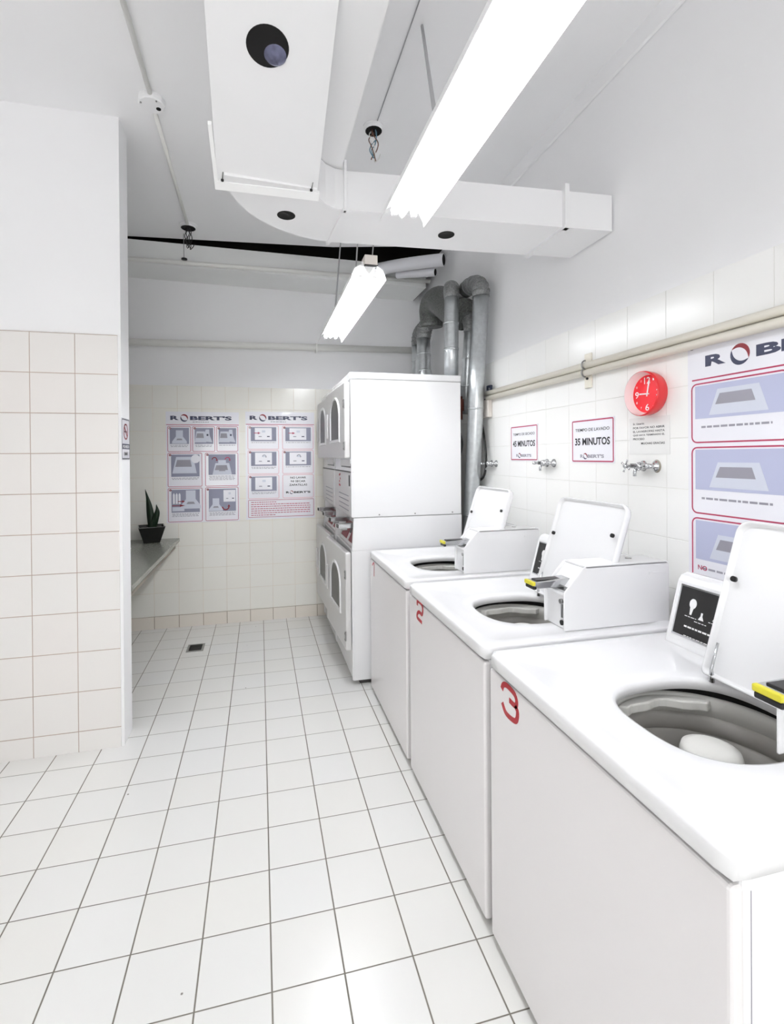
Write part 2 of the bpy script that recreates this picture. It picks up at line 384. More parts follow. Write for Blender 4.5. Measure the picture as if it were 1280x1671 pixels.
def washer(y0, label, digit):
    t = thing('top_load_washer', label, 'washing machine', (.66, y0, 0), 'coin operated top load washers along the right wall')
    g = .006
    # cabinet: side sheets and plinth, front panel set into it
    b = MB()
    for a_, c_ in (((.0225, g+.002), (.034, WW-g-.002)), ((WD-.032, g+.002), (WD-.0205, WW-g-.002)), ((.024, g), (WD-.02, g+.012)), ((.024, WW-g-.012), (WD-.02, WW-g))):
        b.box((*a_, .03), (*c_, WH-.042), M_ENAMEL, .002)
    b.box((.03, .01, .03), (WD-.03, WW-.01, .05), M_GASKET); b.box((.05, .03, 0), (WD-.05, WW-.03, .03), M_GASKET)
    b.build('cabinet', t)
    b = MB(); b.box((.004, g-.001, .022), (.03, WW-g+.001, WH-.048), M_ENAMEL2, .008, 3); b.build('front_panel', t)
    b = MB()
    for s in (0, 1):
        b.box((.040, s*(WW-2*g)+g - .0006, .05), (.0412, s*(WW-2*g)+g+.0006, WH-.06), M_PTXT)
    b.box((.026, .02, WH-.05), (.04, WW-.02, WH-.044), M_GASKET)
    b.build('seam', t)
    # top with the oval loading opening
    b = MB(); hole = superell(HX, HY, HA, HB, 0)
    rl = lambda i, z, r: rrect_loop(i, i, WD-i, WW-i, z, r, hole)
    rows = [rl(.004, WH-.040, .012), rl(0, WH-.037, .014), rl(0, WH-.008, .014), rl(.0015, WH-.0035, .015), rl(.0045, WH-.001, .016), rl(.010, WH, .02),
            rl(.045, WH, .03), rl(.055, WH-.004, .035),
            superell(HX, HY, HA+.05, HB+.05, WH-.0045), superell(HX, HY, HA+.012, HB+.012, WH-.005), superell(HX, HY, HA+.004, HB+.004, WH-.008), superell(HX, HY, HA, HB, WH-.016),
            superell(HX, HY, HA+.001, HB+.001, WH-.034), superell(HX, HY, HA+.012, HB+.012, WH-.036)]
    R, fs = b.grid(rows, M_ENAMEL)
    bmesh.ops.recalc_face_normals(b.bm, faces=fs)
    b.build('top_panel', t)
    # tub seen through the opening
    b = MB(); c = (HX, HY, WH)
    b.lathe([(.216, -.0365), (.216, -.058)], M_DARK, c, n=64)  # dark band, shade painted into the gap under the rim
    b.lathe([(.217, -.057), (.208, -.058), (.204, -.066), (.203, -.078), (.206, -.098), (.214, -.110)], M_PLASTIC, c, n=64)
    b.lathe([(.214, -.110), (.205, -.120), (.207, -.150), (.214, -.158)], M_TUB, c, n=64)
    b.build('tub_ring', t)
    b = MB(); b.lathe([(.214, -.158), (.208, -.165), (.209, -.22), (.213, -.225)], M_TUB, c, n=64)
    b.lathe([(.213, -.225), (.214, -.42), (.19, -.45), (0, -.45)], M_BASKET, c, n=64)
    b.build('basket', t)
    b = MB()                               # dispenser lip moulded in the ring
    pts = []
    for k in range(13):
        a = math.radians(42 + 6.6*k); pts.append((HX+.200*math.cos(a), HY+.200*math.sin(a)))
    inn = [(HX+(.172+.006*math.cos(k*1.1))*math.cos(math.radians(44+6.2*k)), HY+(.172+.006*math.cos(k*1.1))*math.sin(math.radians(44+6.2*k))) for k in range(13)]
    b.prism([(x, y, WH-.060) for x, y in pts+inn[::-1]], (0, 0, -.024), M_PLASTIC)
    b.build('dispenser_lip', t, bevel=.004)
    b = MB(); b.lathe([(0, -.078), (.040, -.079), (.058, -.086), (.062, -.100), (.054, -.118), (.044, -.30), (.075, -.36), (.14, -.42), (.15, -.448)], M_PLASTIC, c, n=40)
    for k in range(4):
        a = PI/2*k+.5; d = Vector((math.cos(a), math.sin(a), 0)); q = Vector((-d.y, d.x, 0))*.008; C0 = Vector(c)
        b.prism([C0+d*.035+q+Vector((0, 0, -.16)), C0+d*.055+q+Vector((0, 0, -.30)), C0+d*.13+q+Vector((0, 0, -.43)), C0+d*.03+q+Vector((0, 0, -.43))], -2*q, M_PLASTIC)
    b.build('agitator', t)
    # control console across the far rear
    b = MB()
    prof = [(.585, WH-.006), (.592, WH+.012), (.640, WH+.185), (.652, WH+.202), (.672, WH+.208), (.715, WH+.200), (.722, WH+.18), (.722, WH-.006)]
    b.prism([(x, .19, z) for x, z in prof], (0, .535, 0), M_ENAMEL)
    con = b.build('control_console', t, bevel=.006)
    d = Vector((.048, 0, .173)).normalized(); nrm = Vector((-d.z, 0, d.x))
    O = Vector((.5925, 0, WH+.012))
    def slab(y0_, y1_, a0, a1, lift, th, m):
        p = [O + d*a0 + Vector((0, y0_, 0)), O + d*a0 + Vector((0, y1_, 0)), O + d*a1 + Vector((0, y1_, 0)), O + d*a1 + Vector((0, y0_, 0))]
        b.prism([v + nrm*lift for v in p], nrm*th, m)
    b = MB(); slab(.40, .704, .014, .170, 0, .003, M_CHROME); slab(.406, .699, .019, .165, .003, .001, M_BLACK)
    U = Vector((0, -1, 0)); V = d; W = nrm
    def P(u, v, l=.0042): return O + d*v + Vector((0, .699-u, 0)) + nrm*l
    # printed marks: large bulb shape, two small cone shapes, word lines
    for (uc, vc, r) in ((.050, .120, .012),):
        pts = [P(uc + r*math.cos(a)*1., vc + r*1.25*math.sin(a)) for a in [2*PI*k/20 for k in range(20)]]
        b.prism(pts, nrm*.0006, M_WHITEP)
        b.prism([P(uc-.007, vc-.010), P(uc+.005, vc-.010), P(uc+.001, vc-.034), P(uc-.005, vc-.034)], nrm*.0006, M_WHITEP)
    for uc, vc in ((.085, .090), (.130, .100)):
        b.prism([P(uc-.009, vc-.010), P(uc+.009, vc-.010), P(uc+.003, vc+.002), P(uc+.003, vc+.012), P(uc-.003, vc+.012), P(uc-.003, vc+.002)], nrm*.0006, M_WHITEP)
    for u0_, u1_, v_, h_ in ((.03, .07, .078, .002), (.065, .105, .070, .002), (.11, .15, .082, .002), (.035, .17, .046, .005), (.04, .15, .020, .002)):
        k = u0_
        while k < u1_:
            e = min(u1_, k+random.uniform(.006, .014)); b.prism([P(k, v_), P(e, v_), P(e, v_+h_), P(k, v_+h_)], nrm*.0006, M_WHITEP); k = e+.003
    cp = b.build('control_panel', con); cp['label'] = 'black instruction panel with white symbols in a chrome border'
    # open lid: shallow tray standing up on its rear hinge
    lx0, lx1, ly0, ly1, L_ = .478, .605, .085, .485, .42
    dl = Vector((.130, 0, .40)).normalized(); nl = Vector((dl.z, 0, -dl.x)); LO = Vector((.476, 0, WH+.006))
    def lp(y, a, l): return LO + dl*a + Vector((0, y, 0)) + nl*l
    b = MB()
    def lloop(ins, l, r=.035):
        out = []
        for cy, ca, a0 in ((ly1-ins-r, L_-ins-r, 0), (ly0+ins+r, L_-ins-r, 90), (ly0+ins+r*.4, ins+r*.4, 180), (ly1-ins-r*.4, ins+r*.4, 270)):
            rr = r if a0 < 180 else r*.4
            for k in range(7):
                a = math.radians(a0 + 15*k); out.append(lp(cy + rr*math.cos(a), ca + rr*math.sin(a), l))
        return out
    R, fs = b.grid([lloop(.012, .004, .03), lloop(.008, -.006, .03), lloop(.004, -.012), lloop(0, -.008), lloop(0, .006), lloop(.004, .016), lloop(.012, .019, .03)], M_ENAMEL)
    for rw in (R[0], R[-1]):
        f = b.bm.faces.new(rw); b._tag([f], M_ENAMEL); fs.append(f)
    bmesh.ops.recalc_face_normals(b.bm, faces=fs)
    lid = b.build('lid', t); lid['label'] = 'white washer lid standing open'
    for yy, aa in ((ly0+.035, L_*.72), (ly1-.03, L_*.62)):
        b = MB(); p = lp(yy, aa, -.008); b.tube([p, p - nl*.008], .0075, M_BLACK, 14); b.build('bumper', lid)
    for yy in (ly0+.03, ly1-.03):
        b = MB(); b.tube([(LO.x-.004, yy, WH-.004), (LO.x-.004, yy, WH+.012), lp(yy, .02, -.012), lp(yy, .09, -.012)], .0035, M_CHROME, 8, radii=[.007, .006, .004, .003])
        b.build('hinge', t)
    # coin box beside the console, nearest the viewer
    cx0, cx1, cy0, cy1, zt = .322, .755-.012, .062, .182, WH+.208
    b = MB()
    prof = [(cx0, WH-.004), (cx0, WH+.125), (cx0+.075, zt-.004), (cx0+.085, zt), (cx1-.01, zt), (cx1, zt-.01), (cx1, WH-.004)]
    b.prism([(x, cy0, z) for x, z in prof], (0, .006, 0), M_ENAMEL)
    b.prism([(x, cy1-.006, z) for x, z in prof], (0, .006, 0), M_ENAMEL)
    b.prism([(cx0+.012, cy0+.004, WH-.004), (cx0+.012, cy0+.004, WH+.115), (cx0+.085, cy0+.004, zt-.006), (cx1-.004, cy0+.004, zt-.006), (cx1-.004, cy0+.004, WH-.004)], (0, cy1-cy0-.008, 0), M_ENAMEL)
    b.box((cx0+.083, cy0, zt-.008), (cx1-.004, cy1, zt), M_ENAMEL)
    b.box((cx0+.001, cy0+.004, WH+.112), (cx0+.02, cy1-.004, WH+.124), M_ENAMEL)
    cbx = b.build('coin_box', t, bevel=.003)
    b = MB(); dd = Vector((.075, 0, zt-.004-WH-.125)).normalized(); nn = Vector((-dd.z, 0, dd.x)); CO = Vector((cx0+.018, 0, WH+.118))
    def cpn(y, a, l): return CO + dd*a + Vector((0, y, 0)) + nn*l
    b.prism([cpn(cy0+.012, .006, 0), cpn(cy1-.012, .006, 0), cpn(cy1-.012, .085, 0), cpn(cy0+.012, .085, 0)], nn*.004, M_STEEL)
    b.build('slide_plate', cbx)
    b = MB(); b.prism([cpn(cy0+.012, .060, .004), cpn(cy1-.012, .060, .004), cpn(cy1-.012, .098, .004), cpn(cy0+.012, .098, .004)], nn*.0012, M_REDDARK)
    for row, (a0, h_) in enumerate(((.078, .012), (.065, .006))):
        k = cy1-.022
        while k > cy0+.03:
            b.prism([cpn(k, a0, .0052), cpn(k-.010, a0, .0052), cpn(k-.010, a0+h_, .0052), cpn(k, a0+h_, .0052)], nn*.0005, M_WHITEP); k -= .016
    lb = b.build('price_label', cbx); lb['label'] = 'dark red coin label with white marks'
    # chrome coin slide pushed out toward the aisle
    b = MB(); ym = (cy0+cy1)/2+.008; zs = WH+.148
    b.prism([(cx0+.055, ym-.028, zs-.014), (cx0-.075, ym-.024, zs-.016), (cx0-.085, ym-.024, zs-.004), (cx0-.080, ym-.024, zs+.008), (cx0+.055, ym-.028, zs+.014)], (0, .052, 0), M_CHROME)
    b.box((cx0-.070, ym-.018, zs+.007), (cx0+.03, ym+.018, zs+.0125), M_BLACK)
    sl = b.build('coin_slide', cbx, bevel=.003)
    b = MB(); b.box((cx0-.091, ym-.026, zs-.005), (cx0-.078, ym+.028, zs+.009), M_YELLOW, .003); b.box((cx0-.087, ym-.025, zs-.018), (cx0-.074, ym+.027, zs-.006), M_BLACK, .003); b.build('slide_tip', sl)
    b = MB(); b.tube([(cx0+.011, cy0+.028, WH+.09), (cx0+.003, cy0+.028, WH+.09)], .008, M_STEEL, 12); b.box((cx0+.008, cy0+.022, WH+.035), (cx0+.0115, cy0+.030, WH+.08), M_STEEL)
    b.tube([(cx0+.011, cy0+.026, WH+.018), (cx0+.006, cy0+.026, WH+.018)], .009, M_BLACK, 12); b.build('coin_return', cbx)
    b = MB(); b.tube([(cx1-.10, (cy0+cy1)/2+.02, zt-.002), (cx1-.10, (cy0+cy1)/2+.02, zt+.002)], .011, M_STEEL, 16); b.build('lock', cbx)
    b = MB(); b.box((cx1-.085, cy0-.0015, zt-.042), (cx1-.028, cy0+.002, zt-.034), M_ENAMEL); b.build('maker_plate', cbx)
    # number on the front
    b = MB(); wd = .015 if digit != '1' else .012
    for path in DIG[digit]:
        q = spline([(0, y, z) for y, z in path], 5); ribbon(b, [(v.y, v.z) for v in q], wd, .0045, M_DIGIT)
    o = b.build('number', t); o['label'] = 'red number %s on the front' % digit
    return t
washer(.56, 'white top load washer with red number 3, nearest the viewer, lid open', '3')
washer(1.36, 'white top load washer with red number 2 between washers 1 and 3, lid open', '2')
washer(2.175, 'white top load washer with red number 1 beside the stacked dryer, lid open', '1')

# ================================================================== STACKED DRYERS
def dryer(y0, W_, label, lower_open, upper_open):
    X0, X1, H1, H0 = 0., .745, 1.985, .855
    t = thing('stacked_dryer', label, 'dryer', (.562, y0, 0), 'stacked coin dryers against the right wall')
    b = MB(); b.box((.004, .004, .03), (X1, W_-.004, H0), M_ENAMEL, .005)
    b.box((.05, .03, 0), (X1-.04, W_-.03, .03), M_GASKET)
    b.box((-.0015, .002, .035), (.010, .03, H0-.002), M_ENAMEL, .003); b.box((-.0015, W_-.03, .035), (.010, W_-.002, H0-.002), M_ENAMEL, .003)
    b.build('lower_cabinet', t)
    b = MB()
    b.prism([(.002, .004, H0), (.014, .004, H0+.205), (X1, .004, H0+.205), (X1, .004, H0)], (0, .022, 0), M_ENAMEL)
    b.prism([(.002, W_-.026, H0), (.014, W_-.026, H0+.205), (X1, W_-.026, H0+.205), (X1, W_-.026, H0)], (0, .022, 0), M_ENAMEL)
    b.prism([(.025, .02, H0), (.115, .02, H0+.205), (X1-.01, .02, H0+.205), (X1-.01, .02, H0)], (0, W_-.04, 0), M_DOORP)
    b.build('middle_section', t)
    b = MB(); b.box((.004, .004, H0+.208), (X1, W_-.004, H1-.045), M_ENAMEL, .005)
    b.box((-.0015, .002, H0+.212), (.010, .03, H1-.047), M_ENAMEL, .003)
    b.box((-.001, .03, H0+.212), (.008, W_-.005, H0+.49), M_DOORP, .002)
    b.box((-.003, .004, H0+.494), (.012, W_-.004, H0+.499), M_GASKET)
    b.build('upper_cabinet', t)
    b = MB()
    for k in range(4):
        b.box((-.0025, .10, H0+.24+.032*k), (0, W_*.70, H0+.245+.032*k), M_PTXT)
    b.build('vent_louvre', t)
    b = MB(); b.box((-.008, 0, H1-.043), (X1+.004, W_, H1), M_ENAMEL, .009, 3); b.build('top_cap', t)
    for yy in (.12, .36, .62):
        b = MB(); b.tube([(.06+yy, .004, H0+.222), (.06+yy, .0015, H0+.222)], .005, M_STEEL, 10); b.build('screw', t)
    # doors: hinged on the near side
    def door(z0, z1, ang, hz, nm):
        dw = W_-.03
        pv = thing_child(nm, t, (-.001, .016, 0), ang)
        b = MB(); b.box((-.040, 0, z0), (-.002, dw, z1), M_DOORP, .010, 3); body = b.build('door_panel', pv)
        cy, zb, hw, zh = dw*.46, hz-.135, .155, .155
        def arch(h, zb_, x, n=16):
            out = [(x, cy-h, zb_), (x, cy+h, zb_)]
            zt_ = hz + .02
            for k in range(n+1):
                a = PI*k/n; out.append((x, cy+h*math.cos(a), zt_ + h*.78*math.sin(a)))
            return out
        b = MB(); A = arch(hw+.022, zb-.022, -.041); B = arch(hw+.016, zb-.016, -.050); C_ = arch(hw, zb, -.050); D_ = arch(hw-.004, zb+.004, -.038)
        R, fs = b.grid([A, B, C_, D_], M_ENAMEL, smooth=False); bmesh.ops.recalc_face_normals(b.bm, faces=fs); fr = b.build('window_frame', pv)
        b = MB(); b.prism(arch(hw-.002, zb+.002, -.0415), (-.0015, 0, 0), M_GLASS); b.build('window_glass', pv)
        b = MB(); b.box((-.052, dw-.075, zb+.02), (-.040, dw-.045, zb+.20), M_DOORP, .004); b.build('handle', pv)
        for hz_ in (z0+.10*(z1-z0)+.03, z1-.14):
            for q in (-.018, .018):
                pass
            b = MB(); b.box((-.046, -.004, hz_-.028), (-.038, .012, hz_+.028), M_STEEL, .002)
            b.tube([(-.047, .004, hz_-.018), (-.044, .004, hz_-.018)], .005, M_BLACK, 8); b.tube([(-.047, .004, hz_+.018), (-.044, .004, hz_+.018)], .005, M_BLACK, 8)
            b.build('door_hinge', pv)
    door(H0+.585, H1-.06, upper_open, 1.70, 'upper_door')
    door(.22, H0-.012, lower_open, .575, 'lower_door')
    b = MB(); b.box((-.004, .015, H0+.525), (0, W_*.52, H0+.550), M_BLACK); b.box((-.006, .015, H0+.533), (-.001, W_*.55, H0+.576), M_DOORP, .002); b.build('lint_slot', t)
    # coin slides and control panel in the recess
    def sp(y, a, l):           # point on the sloping recess face
        k = Vector((.09, 0, .205)); n_ = Vector((-.205, 0, .09)).normalized()
        return Vector((.025, 0, H0)) + k*a + Vector((0, y, 0)) + n_*l
    for q, (ya, za) in enumerate(((.06, H0+.150), (.40, H0+.150))):
        b = MB(); b.box((-.075, ya, za-.016), (.06, ya+.055, za+.014), M_CHROME, .004); b.box((-.055, ya-.012, za-.026), (-.020, ya+.070, za-.012), M_STEEL, .003)
        b.box((-.083, ya+.004, za-.012), (-.074, ya+.051, za+.010), M_GASKET, .002)
        b.build('coin_slide', t)
    b = MB(); nn_ = Vector((-.205, 0, .09)).normalized()
    for (ya, yb_, a0, a1, m) in ((.04, .30, .08, .62, M_REDDARK), (.38, .60, .08, .62, M_REDDARK), (.32, .36, .3, .8, M_BLACK)):
        b.prism([sp(ya, a0, 0), sp(yb_, a0, 0), sp(yb_, a1, 0), sp(ya, a1, 0)], nn_*.003, m)
    b.prism([sp(.05, .12, .003), sp(.09, .12, .003), sp(.09, .5, .003), sp(.05, .5, .003)], nn_*.001, M_WHITEP)
    b.build('control_panel', t)
    return t
def thing_child(name, parent, loc, rz):
    o = bpy.data.objects.new(name, None); COL.objects.link(o); o.parent = parent; o.location = loc; o.rotation_euler = (0, 0, rz); return o
D1 = dryer(3.005, .70, 'white stacked dryer standing beside washer number 1, nearer of the two', math.radians(2.6), math.radians(1.8))
D2 = dryer(3.712, .70, 'white stacked dryer at the back wall, farther of the two', math.radians(2.2), math.radians(.6))
# red number and dark tag on the nearer dryer
b = MB()
for yy, zz in ((.47, 1.32), (.44, 1.325), (.43, 1.295), (.46, 1.275), (.475, 1.25), (.44, 1.247)):
    b.box((-.0025, yy-.012, zz-.007), (-.0008, yy+.012, zz+.007), M_DIGIT)
o = b.build('number', D1); o['label'] = 'worn red number on the upper front'
b = MB(); b.box((-.004, .05, 1.26), (-.0008, .085, 1.33), M_BLACK); b.build('rating_tag', D1)

# ================================================================== DRYER VENT PIPES
VENT = thing('exhaust_ductwork', 'galvanised dryer vent pipes joining a fat crinkled foil duct behind the dryers', 'duct', (1.40, 3.4, 0.3))
def vent(label, foot, top, elbow_to, r=.052, mid=None):
    t = bpy.data.objects.new('vent_pipe', None); COL.objects.link(t); t.parent = VENT; t.location = (foot[0]-1.40, foot[1]-3.4, foot[2]-.3); t['label'] = label
    F = Vector(foot); T = Vector(top) - F; E = Vector(elbow_to) - F
    b = MB(); path = [Vector((0, 0, 0)), T*.33, T*.66, T]
    b.tube(path, r, M_GALV, 24); d = T.normalized()
    for k in (.34, .67):
        b.tube([T*k - d*.006, T*k + d*.006], r+.003, M_GALV, 24)
    b.build('straight_pipe', t)
    b = MB(); c = T + Vector((0, 0, .10)) 
    pts = arc(T - d*.01, T + d*.12, E, 7)
    b.tube(pts, r+.004, M_GALV2, 24)
    for k in range(1, 7):
        dd = (pts[min(k+1, 7)]-pts[k-1]).normalized(); b.tube([pts[k]-dd*.004, pts[k]+dd*.004], r+.007, M_GALV2, 24)
    b.build('elbow', t)
vent('galvanised vent pipe with a long run down behind washer number 1', (1.415, 3.185, .30), (1.405, 2.90, 2.49), (1.40, 3.12, 2.60))
vent('galvanised vent pipe rising behind the dryer top, second from the right', (1.272, 3.085, 1.99), (1.280, 3.09, 2.53), (1.345, 3.26, 2.60), .048)
vent('galvanised vent pipe half hidden behind the long front pipe', (1.43, 3.22, 1.75), (1.43, 3.12, 2.32), (1.41, 3.26, 2.44), .042)
vent('galvanised vent pipe in the far corner, bright right one of the corner pair', (1.30, 3.72, 1.99), (1.325, 3.80, 2.42), (1.36, 3.70, 2.56), .056)
vent('galvanised vent pipe in the far corner, dull left one of the corner pair', (1.36, 4.06, 1.99), (1.37, 4.10, 2.44), (1.365, 3.90, 2.54), .048)
b = MB()
tp = spline([(1.375, 3.74, 2.50), (1.372, 3.72, 2.64), (1.375, 3.56, 2.66), (1.382, 3.34, 2.53), (1.386, 3.13, 2.43)], 6)
b.tube(tp, .105, M_FOIL, 28, radii=[.088+.022*min(1, i/8) for i in range(len(tp))])
o = b.build('foil_duct', VENT, loc=(-1.40, -3.4, -.3)); o['label'] = 'fat crinkled foil duct joining the pipes near the ceiling'

# ================================================================== CEILING DUCT
ZB, ZT = 2.42, 2.575
def yn(x): return 1.81 + .062*(1.487-x)      # near edge of the cross run
def yf(x): return 2.10 + .070*(1.477-x)      # far edge
outer = [(1.497, yf(1.497)), (1.2, yf(1.2)), (.8, yf(.8)), (.5, yf(.5)), (.349, 2.178)]
for k in range(1, 12):
    a = PI/2 + (PI/2)*k/11; outer.append((.34 + .450*math.cos(a), 1.74 + .438*math.sin(a)))
inner = [(.212, 1.76), (.216, 1.785), (.228, 1.82), (.255, 1.855), (.295, 1.877), (.345, 1.884), (.5, yn(.5)), (.8, yn(.8)), (1.2, yn(1.2)), (1.497, yn(1.497))]
du = thing('ceiling_duct', 'white rectangular air duct curving from the ceiling run to the right wall', 'duct', (.6, 1.95, ZB))
b = MB(); b.prism([(x-.6, y-1.95, 0) for x, y in outer + inner], (0, 0, ZT-ZB), M_SHEET); b.build('curved_run', du)
b = MB(); b.box((-.112-.6, YF+.01-1.95, ZT+.004-ZB), (.322-.6, 1.885-1.95, .36), M_SHEET); b.build('long_run', du)
b = MB()
for xx in (1.27,):
    b.box((xx-.008-.6, yn(xx)-.022-1.95, -.012), (xx+.012-.6, yn(xx)-1.95+.002, ZT-ZB+.02), M_SHEET)
    b.prism([(xx-.010-.6, yn(xx)-.02-1.95, -.012), (xx+.012-.6, yn(xx)-.02-1.95, -.012), (xx+.012-.6, yf(xx)+.01-1.95, -.012), (xx-.010-.6, yf(xx)+.01-1.95, -.012)], (0, 0, .0135), M_SHEET)
b.build('flange', du)
b = MB(); xx = .335
b.box((xx-.006-.6, 1.862-1.95, -.01), (xx+.004-.6, 1.884-1.95, ZT-ZB+.03), M_SHEET)
b.prism([(xx-.010-.6, 1.87-1.95, -.010), (xx+.002-.6, 1.87-1.95, -.010), (xx-.02-.6, 2.19-1.95, -.010), (xx-.034-.6, 2.19-1.95, -.010)], (0, 0, .0115), M_SHEET)
b.build('flange', du)
for cx, cy in ((.112, 1.975), (.805, 1.998)):
    b = MB(); b.lathe([(0, -.0012), (.033, -.0012), (.034, -.002), (.036, -.0015), (.036, .002)], M_DARK, (cx-.6, cy-1.95, 0), n=28); o = b.build('air_hole', du); o['label'] = 'round black hole in the duct underside'
# sheet hung beneath the long run, bent down to the elbow
hp = bpy.data.objects.new('hanging_panel', None); COL.objects.link(hp); hp.parent = du; hp.location = (.04-.6, 1.81-1.95, 0); hp['label'] = 'bright white sheet slung under the duct, with a lamp hole'
b = MB(); Pn = Vector((.04, 1.81, 2.42))
xl = lambda y: -.113 - (y-1.195)*.047 ; xr = lambda y: .205 + (y-1.3)*.02
th = .006
yz_ = [(YF+.02, 2.568, -.118, .196), (1.14, 2.566, -.118, .196), (1.81, 2.414, -.137, .214)]
b = MB()
rows = []
for y, z, xa, xb in yz_:
    rows.append([Vector((xa, y, z))-Pn, Vector((xb, y, z))-Pn, Vector((xb, y, z+th))-Pn, Vector((xa, y, z+th))-Pn])
R, fs = b.grid(rows, M_SHEET, smooth=False)
for rw in (R[0], R[-1]): f = b.bm.faces.new(rw); b._tag([f], M_SHEET); fs.append(f)
bmesh.ops.recalc_face_normals(b.bm, faces=fs)
b.build('sheet', hp)
b = MB()      # pale lip round the low end
def on(y): return 2.566 + (2.414-2.566)*(y-1.14)/.67
b.prism([Vector((-.146, 1.56, on(1.56)-.003))-Pn, Vector((-.134, 1.56, on(1.56)-.003))-Pn, Vector((-.134, 1.815, on(1.815)-.003))-Pn, Vector((-.146, 1.815, on(1.815)-.003))-Pn], (0, 0, .012), M_REFL)
b.prism([Vector((-.146, 1.780, on(1.78)-.004))-Pn, Vector((.222, 1.780, on(1.78)-.004))-Pn, Vector((.222, 1.815, on(1.815)-.006))-Pn, Vector((-.146, 1.815, on(1.815)-.006))-Pn], (0, 0, .010), M_REFL)
b.build('edge_lip', hp)
for hx, hy in ((-.118, 1.765), (.190, 1.762)):
    b = MB(); p = Vector((hx, hy, on(hy)-.006))-Pn
    b.tube([p, p+Vector((0, 0, -.006))], .005, M_BLACK, 10); b.tube([p+Vector((0, 0, -.004)), p+Vector((.008, -.05, .03))], .0018, M_STEEL, 6)
    b.build('hook', hp)
b = MB(); lc = Vector((0.0297, 1.3051, 2.5280))-Pn
b.lathe([(0, -.0015), (.052, -.0015), (.054, -.002), (.056, .0015)], M_DARK, (0, 0, 0), n=36); o = b.build('lamp_hole', hp, loc=lc, rot=(-math.atan(.152/.67), 0, 0))
b = MB(); b.lathe([(0, -.014), (.012, -.012), (.022, -.008), (.030, 0)], M_LAMP, (.020, .018, -.001), n=24); o = b.build('reflector_lamp', hp, loc=lc, rot=(-math.atan(.152/.67), 0, 0)); o['label'] = 'unlit crinkled glass reflector lamp in the round hole'

# ================================================================== FLUORESCENT FIXTURES
def fixture(y0, y1, z, label, cap, tube=None):
    t = thing('fluorescent_light', label, 'light fixture', (.512, (y0+y1)/2, z), 'hanging fluorescent lights in one row')
    L_ = (y1-y0)/2
    half = [(.084, -.012), (.080, .006), (.066, .034), (.044, .048), (.024, .044), (.012, .022), (0, .010)]
    prof = [(-x, zz) for x, zz in half] + [(x, zz) for x, zz in half[::-1][1:]]
    topp = [(.0855, -.011), (.070, .036), (.044, .053), (-.044, .053), (-.070, .036), (-.0855, -.011)]
    b = MB(); b.prism([(x, -L_, zz) for x, zz in prof + topp], (0, 2*L_, 0), M_REFL)
    b.build('reflector', t)
    for s in (-1, 1):
        b = MB(); b.tube([(s*.036, -L_+.03, .024), (s*.036, L_-.03, .024)], .013, tube or M_TUBE, 16)
        o = b.build('fluorescent_tube', t); o['label'] = 'lit white tube'
        for e in (-1, 1):
            b = MB(); b.box((s*.036-.010, e*(L_-.03)-.008, .006), (s*.036+.010, e*(L_-.03)+.008, .044), M_REFL, .003); b.build('lamp_holder', t)
    b = MB(); b.box((-.030, -L_+.02, .052), (.030, L_-.02, .075), M_REFL); b.build('ballast_cover', t)
    if cap:
        b = MB(); b.box((-.022, -L_-.012, .050), (.040, -L_+.06, .098), M_BOX, .002); b.box((-.024, -L_-.014, .046), (.042, -L_+.06, .051), M_BLACK); b.build('wiring_box', t)
    return t
F2 = fixture(2.245, 3.545, 2.305, 'lit fluorescent strip light hanging over the far aisle, the smaller looking one', True, M_TUBE2)
F1 = fixture(.38, 1.70, 2.305, 'lit fluorescent strip light overhead in the foreground, the big bright one', False)
fixture(-1.62, -.30, 2.305, 'added strip light behind the viewer, unseen, for extra brightness', False)  # extra fixture out of view, added to brighten the room
def rod(F, p, q, r):
    b = MB(); b.tube([Vector(p)-F.location, Vector(q)-F.location], r, M_ROD, 8); b.build('suspension_rod', F)
rod(F2, (.640, 3.80, ZC), (.455, 2.92, 2.358), .005)
rod(F2, (.452, 2.195, 2.50), (.478, 2.40, 2.360), .0035)
rod(F2, (.532, 2.195, 2.52), (.532, 2.262, 2.400), .003)
rod(F1, (.645, 1.84, ZC), (.470, 1.24, 2.370), .006)

